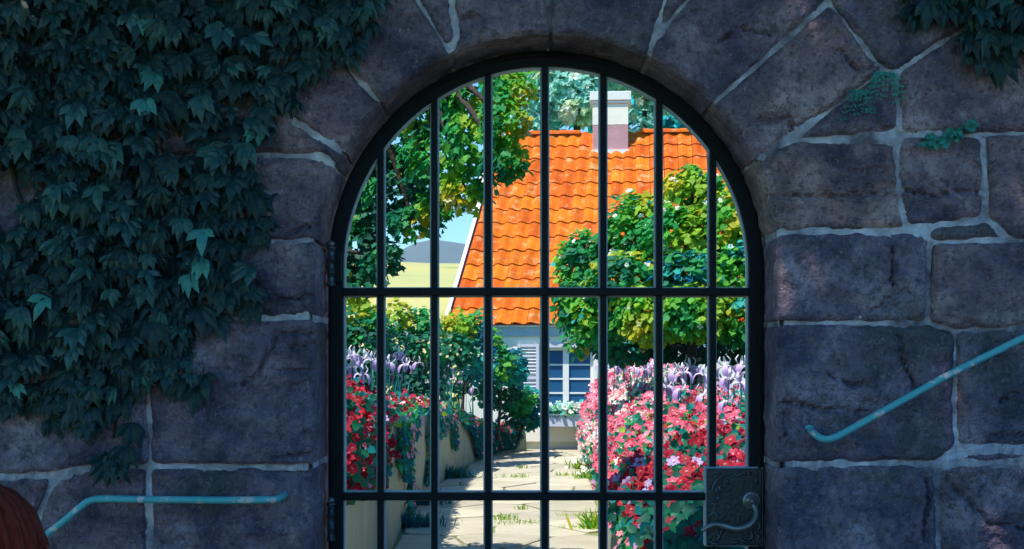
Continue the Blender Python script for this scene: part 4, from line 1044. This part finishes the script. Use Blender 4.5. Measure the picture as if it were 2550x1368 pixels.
irises(((1105,905,14.2),(1118,918,14),(1100,925,13.6),(1160,925,15),(1125,945,14.2),(1148,950,14.6),(1178,968,15.2)), 'small pale iris, %s from the left, at the left wall far end', 'irises at the far end of the left wall', 1.05)

# ivy trails hanging on the low walls
def trail(name, label, cat, side, strands, size=.055, pal=None, blossoms=40, kinds=('mauve', 'pink2'), grp=None):
    fx = lwx if side < 0 else rwx; fh = lwh if side < 0 else rwh; s0 = strands[0]
    root = empty(name, (fx(s0[0]), s0[0] - 4, fh(s0[0]))); tag(root, label, cat, grp); mb = MB(); pos = []
    for d, zb, w, n_, dd in strands:                    # start distance, lowest z, half width, leaves, drift of d at the foot
        h = fh(d)
        for _ in range(n_):
            t = random.random() ** .8; wd = w * (1 - .55 * t) * random.uniform(-1, 1); q = d + wd + dd * t
            pos.append((fx(q) - side * (.025 + .05 * random.random() * (1 - .4 * t)), q - 4, h + .06 + (zb - h) * t))
        mb.tube(spline([Vector((fx(d + dd * t) - side * .04, d + dd * t - 4, h + .05 + (zb - h) * t)) for t in (0, .3, .6, 1)], 4), .004, 5)
    pos = np.array(pos); n_ = len(pos); out = np.array([-side, -.4, .35])
    link('foliage', leaf_mesh('foliage', pos, out + rng.normal(size=pos.shape) * .45, rng.normal(size=pos.shape) * .6 + np.array([0, 0, -1.]), rng.uniform(.7, 1.3, n_) * size, palette(n_, pal or dict(teal=4, deep=3, aqua=2, blue=1.5, green=1.5)), LOBED), None, root)
    mb.build('stem', M['vine'], root)
    idx = rng.choice(n_, min(blossoms, n_), replace=False)
    put_blossoms(root, [Vector(pos[i]) + Vector((-side * .05, -.02, .01)) for i in idx], [Vector(out) + Vector(rng.normal(size=3)) * .3 for _ in idx], [random.choice(kinds) for _ in idx], [random.uniform(.45, .75) for _ in idx])
TG = 'ivy trails on the garden walls'
trail('hanging_ivy', 'ivy trail hanging to the ground beside the left red flowers', 'ivy', -1, [(11.6, .42, .40, 420, -.3), (11.9, .06, .22, 240, -.1), (11.3, .55, .5, 390, -.4), (12.6, .7, .5, 300, 0)], grp=TG)
trail('hanging_ivy', 'arch-shaped ivy with two trailing arms in the middle of the left garden wall', 'ivy', -1, [(15.0, .10, .32, 450, -.9), (15.6, .55, .9, 630, 0), (16.6, .28, .25, 255, .3), (14.6, .55, .3, 180, -.3)], grp=TG)
trail('hanging_ivy', 'dark ivy curtain covering the far end of the left garden wall', 'ivy', -1, [(19.3, .04, 1.0, 975, 0), (20.3, .04, .7, 675, 0), (18.3, .35, .6, 360, .6), (20.8, .04, .35, 360, 0)], pal=dict(teal=5, blue=2.5, deep=3, dark=2), size=.065, grp=TG)
trail('hanging_ivy', 'green ivy with tiny pink buds trailing down the right garden wall', 'ivy', 1, [(7.5, .06, .40, 520, -.2), (8.6, .36, .5, 220, -.2), (6.9, .05, .5, 460, -.1), (10.0, .44, .5, 140, 0)], pal=dict(deep=5, green=3, teal=2, lime=.6), grp=TG)
trail('hanging_ivy', 'white-flowered trailing plant on the right garden wall near the cottage', 'ivy', 1, [(17.5, .12, .8, 570, 0), (19, .10, .7, 510, 0), (15.5, .25, .7, 360, 0)], pal=dict(aqua=4, teal=3, mint=2, green=2), kinds=('white', 'blush'), blossoms=90, grp=TG)

# grass tufts in the path joints and at the foot of the walls
def tuft(label, x, d, w, n_, h, pal, flowers=0):
    root = empty('grass_tuft', (x, d - 4, .02)); tag(root, label, 'grass tuft', 'grass tufts on the path')
    pos = np.stack([x + rng.normal(size=n_) * w, d - 4 + rng.normal(size=n_) * w * .5, np.full(n_, .015)], 1)
    nr = np.stack([rng.normal(size=n_), rng.normal(size=n_), rng.uniform(-.2, .6, n_)], 1); al = np.stack([rng.normal(size=n_) * .5, rng.normal(size=n_) * .5, np.ones(n_)], 1)
    link('blades', leaf_mesh('blades', pos, nr, al, rng.uniform(.6, 1.3, n_) * h, palette(n_, pal), BLADE), None, root)
    if flowers:
        ps = [Vector((x + random.gauss(0, w), d - 4 + random.gauss(0, w * .4), random.uniform(.08, h * 1.3))) for _ in range(flowers)]
        put_blossoms(root, ps, [Vector((0, -1, .8))] * flowers, ['white'] * flowers, [random.uniform(.6, .9) for _ in ps])
PL = dict(lime=5, bright=1, yellow=1.2)
for px, py, w, n_, h, lb in ((1285,1310,.16,90,.06,'broad lime grass tuft in the path nearest the gate'), (1250,1300,.06,50,.08,'upright lime grass tuft in the sunlit path by the shadow edge'),
                          (1300,1275,.03,25,.08,'tiny grass tuft between the two nearest flagstone rows'), (1415,1292,.08,40,.055,'lime grass tuft right of the middle bar on the path'),
                          (1450,1322,.10,60,.06,'lime grass tuft near the foot of the right garden wall'), (1285,1195,.09,50,.08,'flat grass tuft half way up the path'),
                          (1400,1190,.06,40,.08,'small grass tuft on the path below the window'), (1520,1325,.07,90,.20,'tall lime grass tuft growing at the right wall foot nearest the gate'),
                          (1300,1172,.05,30,.08,'small far grass tuft on the path near the cottage')):
    d = 1.5 * FPX / (py - 900); x = (px - 1275) / FPX * d; tuft(lb, min(x, rwx(d) - .06), d, w, n_, h * .85, PL)
tuft('wild white daisies with lime leaves at the foot of the right wall', 1.02, 17.6, .11, 180, .15, PL, 34)
tuft('lime weeds with white specks in the corner of the right wall near the cottage', 1.0, 16.2, .10, 120, .13, PL, 16)
for px, py, lb in ((1034,1262,'dark blue-green grass tuft at the foot of the left wall'), (1005,1320,'dark grass tuft at the left wall foot nearest the gate'), (1130,1195,'dark leafy tuft under the arch-shaped ivy')):
    d = 1.5 * FPX / (py - 900); tuft(lb, lwx(d) + .08, d, .12, 150, .16, dict(teal=4, deep=3, blue=2))
# ------------------------------------------------------------------ shrubs and trees
def plant(name, label, cat, clumps, trunk, shape=LEAF, grp=None, twigs=True, blossoms=None):
    root = empty(name, trunk[0][0]); tag(root, label, cat, grp)
    p = crown(clumps); link('crown', leaf_mesh('crown', *p, shape=shape), None, root)
    mb = MB()
    for pts, rs in trunk_paths(trunk, clumps if twigs else []): mb.tube(pts, rs, 7)
    mb.build('trunk', M['bark'], root, smooth=True)
    if blossoms:
        n_, kinds, s_, = blossoms; idx = rng.choice(len(p[0]), n_, replace=False); cen = p[0].mean(0)
        front = [i for i in idx]
        put_blossoms(root, [Vector(p[0][i]) + Vector((0, -.03, .02)) for i in front], [Vector((p[0][i] - cen)) + Vector((0, -1.2, .4)) for i in front], [random.choice(kinds) for _ in front], [random.uniform(.7, 1.3) * s_ for _ in front])
    return root
def trunk_paths(trunk, clumps):
    pts, r0 = trunk; pts = [Vector(p) for p in pts]; out = [(spline(pts, 4), None)]
    q = out[0][0]; n_ = len(q); out = [(q, [r0 * (1 - .72 * i / n_) for i in range(n_)])]
    for c in clumps:
        ce = Vector(c[0].mean(0)); j = min(range(n_ // 3, n_), key=lambda i: (q[i] - ce).length + (.6 if q[i].z > ce.z else 0))
        a = q[j]; mid = a.lerp(ce, .5) + Vector((0, 0, .12 * (ce - a).length))
        out.append((spline([a, mid, ce], 4), [max(.006, r0 * .3 * (1 - .8 * i / 8)) for i in range(9)]))
    return out
def ck(px, py, d, r, n_, size, pal, **kw):
    p = P(px, py, d); s_ = d / FPX
    rr = (r[0] * s_, (r[0] + r[1]) * .38 * s_, r[1] * s_)
    return clump(p, rr, n_, size, pal, **kw)
# tree over the left half of the gateway
T1 = dict(dark=3, deep=4, green=3); T2 = dict(deep=2, green=4, bright=3, lime=1.4, yellow=.5); T3 = dict(green=2.4, bright=3, lime=3, yellow=1.2, gold=.6, cream=.5)  # light put into the palettes: dark for shaded left clumps, bright for lit right
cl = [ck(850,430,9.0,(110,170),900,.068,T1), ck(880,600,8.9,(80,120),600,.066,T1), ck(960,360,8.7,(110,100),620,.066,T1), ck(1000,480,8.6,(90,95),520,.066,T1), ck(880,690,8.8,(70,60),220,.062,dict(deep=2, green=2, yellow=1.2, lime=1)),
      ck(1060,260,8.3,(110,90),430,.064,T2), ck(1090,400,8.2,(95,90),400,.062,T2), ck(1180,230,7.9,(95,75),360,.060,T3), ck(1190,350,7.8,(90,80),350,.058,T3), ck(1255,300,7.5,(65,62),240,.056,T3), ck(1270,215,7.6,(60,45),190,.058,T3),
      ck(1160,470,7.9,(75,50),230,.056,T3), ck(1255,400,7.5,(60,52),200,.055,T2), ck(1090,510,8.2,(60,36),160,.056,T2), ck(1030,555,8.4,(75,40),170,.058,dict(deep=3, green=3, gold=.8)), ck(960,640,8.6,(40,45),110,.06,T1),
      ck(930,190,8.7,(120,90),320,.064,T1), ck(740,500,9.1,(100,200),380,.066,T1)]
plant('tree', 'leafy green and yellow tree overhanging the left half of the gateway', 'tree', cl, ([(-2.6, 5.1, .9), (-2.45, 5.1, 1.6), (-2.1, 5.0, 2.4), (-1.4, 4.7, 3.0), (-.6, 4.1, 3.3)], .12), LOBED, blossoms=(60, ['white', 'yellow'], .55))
# flowering shrub in front of the roof, right
U1 = dict(deep=.5, green=3.6, bright=4.2, lime=1.2, aqua=.8); U2 = dict(green=1.2, bright=3, lime=4.5, yellow=1); U3 = dict(green=3, deep=.8, blue=.7, aqua=1.2, bright=3, pale=1)
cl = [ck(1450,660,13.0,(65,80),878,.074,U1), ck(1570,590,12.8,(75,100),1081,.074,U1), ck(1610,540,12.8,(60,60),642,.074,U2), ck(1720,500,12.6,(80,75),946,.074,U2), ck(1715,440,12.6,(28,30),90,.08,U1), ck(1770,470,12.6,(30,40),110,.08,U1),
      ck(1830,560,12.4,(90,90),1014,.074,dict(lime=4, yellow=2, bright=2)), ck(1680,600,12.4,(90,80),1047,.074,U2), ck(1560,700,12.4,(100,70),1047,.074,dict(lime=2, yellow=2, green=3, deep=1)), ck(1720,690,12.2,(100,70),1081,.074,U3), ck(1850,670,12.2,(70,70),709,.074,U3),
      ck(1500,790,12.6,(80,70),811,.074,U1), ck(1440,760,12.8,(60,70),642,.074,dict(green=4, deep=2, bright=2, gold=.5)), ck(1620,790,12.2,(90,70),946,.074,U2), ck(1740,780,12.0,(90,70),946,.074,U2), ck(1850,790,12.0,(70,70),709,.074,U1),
      ck(1440,845,13.4,(36,45),150,.075,dict(green=3, yellow=2, gold=1)), ck(1560,860,13.2,(90,45),709,.074,dict(dark=3, deep=3, teal=1)), ck(1720,860,13.2,(110,45),777,.074,dict(dark=4, deep=2)), ck(1900,880,13,(90,60),540,.074,dict(dark=4, deep=2)), ck(1950,600,12.4,(80,150),1014,.074,U1), ck(1960,780,12.2,(70,100),676,.074,U1)]  # dark palettes in the lowest clumps paint the shade beneath the shrub
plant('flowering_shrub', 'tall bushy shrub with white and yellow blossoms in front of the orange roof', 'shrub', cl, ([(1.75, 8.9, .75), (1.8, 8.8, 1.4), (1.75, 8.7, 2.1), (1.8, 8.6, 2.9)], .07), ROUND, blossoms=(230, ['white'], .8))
def stem_of(cl, r=.03):
    "short stem from the bed up through the middle of the clumps"
    c = np.concatenate([q[0] for q in cl]); m = c.mean(0); z = c[:, 2].max()
    return [(m[0] - .05, m[1], .3), (m[0], m[1], .3 + (z - .3) * .4), (m[0] + .03, m[1] + .02, .3 + (z - .3) * .8)], r
# shrubs behind the left wall
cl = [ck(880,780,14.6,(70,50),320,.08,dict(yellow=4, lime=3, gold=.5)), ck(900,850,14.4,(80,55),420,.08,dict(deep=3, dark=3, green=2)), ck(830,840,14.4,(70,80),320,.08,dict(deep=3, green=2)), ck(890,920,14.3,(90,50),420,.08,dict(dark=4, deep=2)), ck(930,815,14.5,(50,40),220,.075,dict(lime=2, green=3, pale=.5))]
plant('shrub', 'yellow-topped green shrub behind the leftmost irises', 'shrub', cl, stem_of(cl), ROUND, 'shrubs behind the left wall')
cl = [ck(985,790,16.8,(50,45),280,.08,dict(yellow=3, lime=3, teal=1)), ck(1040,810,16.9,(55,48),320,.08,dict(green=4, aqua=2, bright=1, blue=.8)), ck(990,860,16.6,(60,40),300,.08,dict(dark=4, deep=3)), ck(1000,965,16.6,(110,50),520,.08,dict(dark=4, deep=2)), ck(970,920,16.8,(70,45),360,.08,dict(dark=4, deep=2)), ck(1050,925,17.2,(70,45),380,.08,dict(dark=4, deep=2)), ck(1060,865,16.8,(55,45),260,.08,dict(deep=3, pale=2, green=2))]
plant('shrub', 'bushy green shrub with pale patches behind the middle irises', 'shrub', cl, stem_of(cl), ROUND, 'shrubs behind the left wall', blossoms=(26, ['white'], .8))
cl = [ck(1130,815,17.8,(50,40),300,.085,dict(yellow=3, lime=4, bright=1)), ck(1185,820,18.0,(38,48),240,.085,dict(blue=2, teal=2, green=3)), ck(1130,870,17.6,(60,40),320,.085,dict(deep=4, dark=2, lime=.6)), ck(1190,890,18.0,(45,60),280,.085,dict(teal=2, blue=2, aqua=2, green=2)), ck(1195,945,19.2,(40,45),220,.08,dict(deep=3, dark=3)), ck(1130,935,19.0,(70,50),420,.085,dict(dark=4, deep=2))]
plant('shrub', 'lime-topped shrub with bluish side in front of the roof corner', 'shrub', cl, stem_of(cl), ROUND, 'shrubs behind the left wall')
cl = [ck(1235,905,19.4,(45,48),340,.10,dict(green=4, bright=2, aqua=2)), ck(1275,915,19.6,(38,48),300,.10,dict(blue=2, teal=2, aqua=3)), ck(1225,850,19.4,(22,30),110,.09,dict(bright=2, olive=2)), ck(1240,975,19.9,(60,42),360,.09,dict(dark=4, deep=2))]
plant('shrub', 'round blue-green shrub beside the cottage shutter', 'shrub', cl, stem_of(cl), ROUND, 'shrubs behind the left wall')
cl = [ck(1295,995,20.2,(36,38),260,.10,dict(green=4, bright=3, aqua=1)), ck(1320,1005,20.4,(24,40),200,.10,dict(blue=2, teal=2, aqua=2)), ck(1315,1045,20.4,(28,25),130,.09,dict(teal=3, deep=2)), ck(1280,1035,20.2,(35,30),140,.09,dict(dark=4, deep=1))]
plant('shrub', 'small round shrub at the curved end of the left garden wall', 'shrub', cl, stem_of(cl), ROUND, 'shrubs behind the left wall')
# pale trees beyond the roof
MT = dict(mint=6, aqua=.6, pale=1)
cl = [ck(1400,220,34,(90,70),700,.22,MT), ck(1330,260,34,(55,60),420,.22,MT), ck(1470,170,34.5,(100,60),620,.22,MT), ck(1440,270,33.6,(50,40),240,.20,dict(mint=3, pale=2, white=1)), ck(1330,330,34,(60,60),300,.22,MT), ck(1420,120,34.5,(150,80),700,.22,MT)]
plant('pale_tree', 'pale mint-green tree rising behind the roof ridge beside the chimney', 'tree', cl, ([(1.3, 30.2, -.1), (1.4, 30.2, 3.0), (1.5, 30.1, 6.0), (1.8, 30.1, 8.2)], .22), LOBED, 'pale trees behind the roof', blossoms=(90, ['white'], 3.2))
cl = [ck(1580,190,36,(70,50),420,.23,MT), ck(1640,230,36,(50,55),340,.23,dict(mint=3, pale=3, white=.8)), ck(1620,120,36,(120,70),520,.23,MT), ck(1600,300,36,(40,60),160,.22,MT)]
plant('pale_tree', 'smaller pale tree with white blossom right of the chimney', 'tree', cl, ([(3.9, 32, -.1), (3.9, 32, 3.0), (3.8, 32, 6.5), (3.7, 32, 8.6)], .2), LOBED, 'pale trees behind the roof', blossoms=(60, ['white'], 3.0))
for lab, px_, py_, d_, r_2, n_2 in (('tall blue-teal tree added for the teal sky behind the pale tree left of the chimney', 1350, 190, 44, (150, 130), 1700), ('tall blue-teal tree added for the teal sky behind the chimney', 1560, 200, 46, (150, 130), 1700), ('blue-teal tree added for the teal sky behind the right end of the roof ridge', 1760, 250, 45, (140, 120), 1300)):  # added trees whose colour stands in for the teal sky
    TP_ = dict(sky_teal=8, teal=.6); cl = [ck(px_, py_, d_, r_2, n_2 // 2, .011 * d_, TP_, up=1.4), ck(px_ - r_2[0] * .35, py_ + r_2[1] * .3, d_ - .4, (r_2[0] * .6, r_2[1] * .6), n_2 // 4, .011 * d_, TP_, up=1.4), ck(px_ + r_2[0] * .4, py_ + r_2[1] * .1, d_ - .4, (r_2[0] * .6, r_2[1] * .7), n_2 // 4, .011 * d_, TP_, up=1.4)]
    m_ = P(px_, py_, d_); plant('sky_teal_tree', lab, 'tree', cl, ([(m_.x, m_.y, -.2), (m_.x + .1, m_.y, m_.z * .5), (m_.x, m_.y, m_.z * .9)], .22), LOBED, 'blue-teal trees standing in for the teal sky')
# unseen broad tree behind the viewer, canopy shaped to shade the wall
cl = []
for i in range(9):
    for j in range(5):
        x, y, z = -4.9 + i * .78 + random.uniform(-.12, .12), -3.7 + j * .72 + random.uniform(-.12, .12), 5.9 + random.uniform(-.7, .7)
        cl.append(clump((x, y, z), (.75, .70, .5), 210, .20, dict(deep=4, green=3, bright=1), shell=.1))
for k in range(16):
    x, y, z = random.uniform(-6.4, 2.2), random.uniform(-6.4, -2.6), random.uniform(5.0, 7.4)
    cl.append(clump((x, y, z), (1.15, 1.05, .6), 100, .20, dict(deep=4, green=3, bright=1), shell=.1))
plant('unseen_shade_tree', 'unseen broad tree behind the viewer, canopy placed to shade the stone wall', 'tree', cl, ([(-3.4, -5.9, -1.4), (-3.3, -5.7, 1.0), (-3.0, -5.2, 3.2), (-2.2, -4.2, 5.2)], .26), LOBED)

# ------------------------------------------------------------------ the person at the lower left, seen from behind: only the hair enters the picture
PX, PY_, PZ = -1.105, -1.4, 1.105                          # centre of the head's hair
person = empty('person', (PX, PY_, -.24)); tag(person, 'person with long reddish-brown hair standing at the lower left by the wall', 'person')
def skin_body():
    J = [(0,0,.80),(0,0,.95),(0,.0,1.10),(0,0,1.16),(0,.01,1.24),(0,.02,1.36),(0,.02,1.47),
         (.075,0,.76),(.085,-.01,.42),(.09,.01,.07),(.09,.10,.03), (-.075,0,.76),(-.085,-.01,.42),(-.09,.01,.07),(-.09,.10,.03),
         (.13,0,1.12),(.17,-.01,.90),(.18,.04,.70),(.18,.06,.62), (-.13,0,1.12),(-.17,-.01,.90),(-.18,.04,.70),(-.18,.06,.62)]
    Rr = [.105,.09,.10,.075,.042,.083,.06, .075,.05,.034,.03, .075,.05,.034,.03, .045,.036,.026,.024, .045,.036,.026,.024]
    E = [(0,1),(1,2),(2,3),(3,4),(4,5),(5,6),(0,7),(7,8),(8,9),(9,10),(0,11),(11,12),(12,13),(13,14),(3,15),(15,16),(16,17),(17,18),(3,19),(19,20),(20,21),(21,22)]
    for s_, b in ((1, 18), (-1, 22)):                       # five fingers on each hand
        for k, (dx, dy, L, r) in enumerate(((-.016,.030,.055,.0075),(-.006,.012,.068,.0078),(.004,.006,.072,.0078),(.012,.0,.066,.0075),(.018,-.008,.05,.007))):
            q = J[b]; i = len(J); J.append((q[0] + s_ * dx * .6, q[1] + dy, q[2] - L * .5)); Rr.append(r); J.append((q[0] + s_ * dx * .5, q[1] + dy + .012, q[2] - L)); Rr.append(r * .8); E += [(b, i), (i, i + 1)]
    me = bpy.data.meshes.new('body'); me.from_pydata([(PX + x, PY_ + y, -.24 + z) for x, y, z in J], E, []); me.update()
    o = link('body', me, M['skin'], person)
    sk = o.modifiers.new('skin', 'SKIN'); 
    for i, v in enumerate(me.skin_vertices[0].data): v.radius = (Rr[i], Rr[i]); v.use_root = (i == 0)
    ss = o.modifiers.new('sub', 'SUBSURF'); ss.levels = ss.render_levels = 2
skin_body()
mb = MB(); prof = [(.055, 1.20), (.14, 1.13), (.125, 1.0), (.12, .90), (.15, .70), (.20, .46), (.205, .45)]
vs = []
for r, z in prof:
    for k in range(24): th = 2 * math.pi * k / 24; f = 1 + (.06 * math.sin(th * 6) if z < .8 else 0); vs.append((PX + math.cos(th) * r * f * 1.05, PY_ + math.sin(th) * r * f * .85, -.24 + z))
mb.add(vs, [(i*24+k, i*24+(k+1) % 24, (i+1)*24+(k+1) % 24, (i+1)*24+k) for i in range(len(prof)-1) for k in range(24)]).build('dress', M['cloth'], person, smooth=True)
for s_ in (-1, 1):
    MB().tube(spline([(PX + s_ * .09, PY_ - .04, -.215), (PX + s_ * .09, PY_ + .04, -.205), (PX + s_ * .092, PY_ + .13, -.222)], 4), [.03, .036, .04, .04, .04, .04, .04, .036, .02], 10, flat=.8).build('shoe', M['shoe'], person, smooth=True)
    MB().lathe([(.001, -.006), (.008, -.003), (.0095, 0), (.001, .004)], (PX + s_ * .03, PY_ + .098, 1.115), 'Y', 10).build('eye', M['eye'], person, smooth=True)
    MB().lathe([(.002, -.01), (.014, -.006), (.018, 0), (.010, .006)], (PX + s_ * .086, PY_ + .02, 1.11), 'Y', 10).build('ear', M['skin'], person, smooth=True)
MB().tube([(PX, PY_ + .09, 1.125), (PX, PY_ + .108, 1.10), (PX, PY_ + .10, 1.088)], [.005, .011, .006], 8).build('nose', M['skin'], person, smooth=True)
MB().tube([(PX - .022, PY_ + .088, 1.062), (PX, PY_ + .097, 1.060), (PX + .022, PY_ + .088, 1.062)], [.002, .005, .002], 6).build('mouth', mat('lips', (.45, .16, .13), .5), person, smooth=True)
# hair: a cap of many tapering locks
hr = random.Random(5); hairs = MB()
capv, nt, nph = [], 14, 28
for i in range(nt):
    ph = (i / (nt - 1)) * 2.05
    for k in range(nph):
        th = 2 * math.pi * k / nph; rr = .148 + .0025 * math.sin(th * 14 + i * .4)
        front = max(0, math.sin(th)); lim = 1 - .45 * max(0, math.sin(th) - .35) * (1 if ph > 1.0 else 0)
        capv.append((PX + math.cos(th) * math.sin(ph) * rr, PY_ - .005 + math.sin(th) * math.sin(ph) * rr * .92 * lim - .02 * (ph / 2.05) * front, PZ + math.cos(ph) * rr * 1.0))
hairs.add(capv, [(i*nph+k, i*nph+(k+1) % nph, (i+1)*nph+(k+1) % nph, (i+1)*nph+k) for i in range(nt-1) for k in range(nph) if not (i > 8 and .2 < (k / nph) < .3)])
for k in range(150):
    th = hr.uniform(0, 2 * math.pi)
    if math.sin(th) > .55 and hr.random() < .85: continue
    L = hr.uniform(.9, 1.25); pts = []
    for t in range(7):
        u = t / 6; ph = .15 + u * 1.35 * L
        rr = .146 + .007 * hr.random() + (.012 if u > .85 else 0) * hr.random(); z = PZ + math.cos(min(ph, 1.62)) * rr - max(0, ph - 1.62) * .14
        s_ = math.sin(min(ph, 1.62)); pts.append(Vector((PX + math.cos(th + .12 * u) * s_ * rr, PY_ + math.sin(th + .12 * u) * s_ * rr * .92, z)))
    hairs.tube(spline(pts, 2), [.0035 + .0075 * math.sin(math.pi * min(1, i / 12 * .8 + .15)) if i < 12 else .001 for i in range(13)], 5, flat=.6)
for k in range(70):                                        # longer ends hanging to the shoulders
    th = hr.uniform(math.pi * .9, math.pi * 2.1); a = PX + math.cos(th) * .14; b = PY_ + math.sin(th) * .13
    flick = hr.uniform(-.004, .016); hairs.tube(spline([(a * 1, b, PZ + .03), (a + math.cos(th) * .006, b, PZ - .05), (a - math.cos(th) * .012, b, PZ - .13), (a - math.cos(th) * (.02 - flick), b, PZ - .21 - hr.uniform(0, .05))], 3), [.009, .011, .012, .012, .011, .010, .008, .006, .004, .001], 5, flat=.6)
hairs.build('hair', M['hair'], person, smooth=True)

# ------------------------------------------------------------------ the air
hz_ = MB().box((-4500, -60, -10), (4500, 3800, 420)).build('haze', None); tag(hz_, 'thin summer haze in the air over the land', 'haze', kind='stuff')
hm = bpy.data.materials.new('haze'); hm.use_nodes = True; hn = hm.node_tree.nodes; hn.remove(hn['Principled BSDF'])
pv = hn.new('ShaderNodeVolumePrincipled'); pv.inputs['Color'].default_value = (.72, .86, 1, 1); pv.inputs['Density'].default_value = .00016
hm.node_tree.links.new(pv.outputs[0], hn['Material Output'].inputs['Volume']); hz_.data.materials.append(hm)
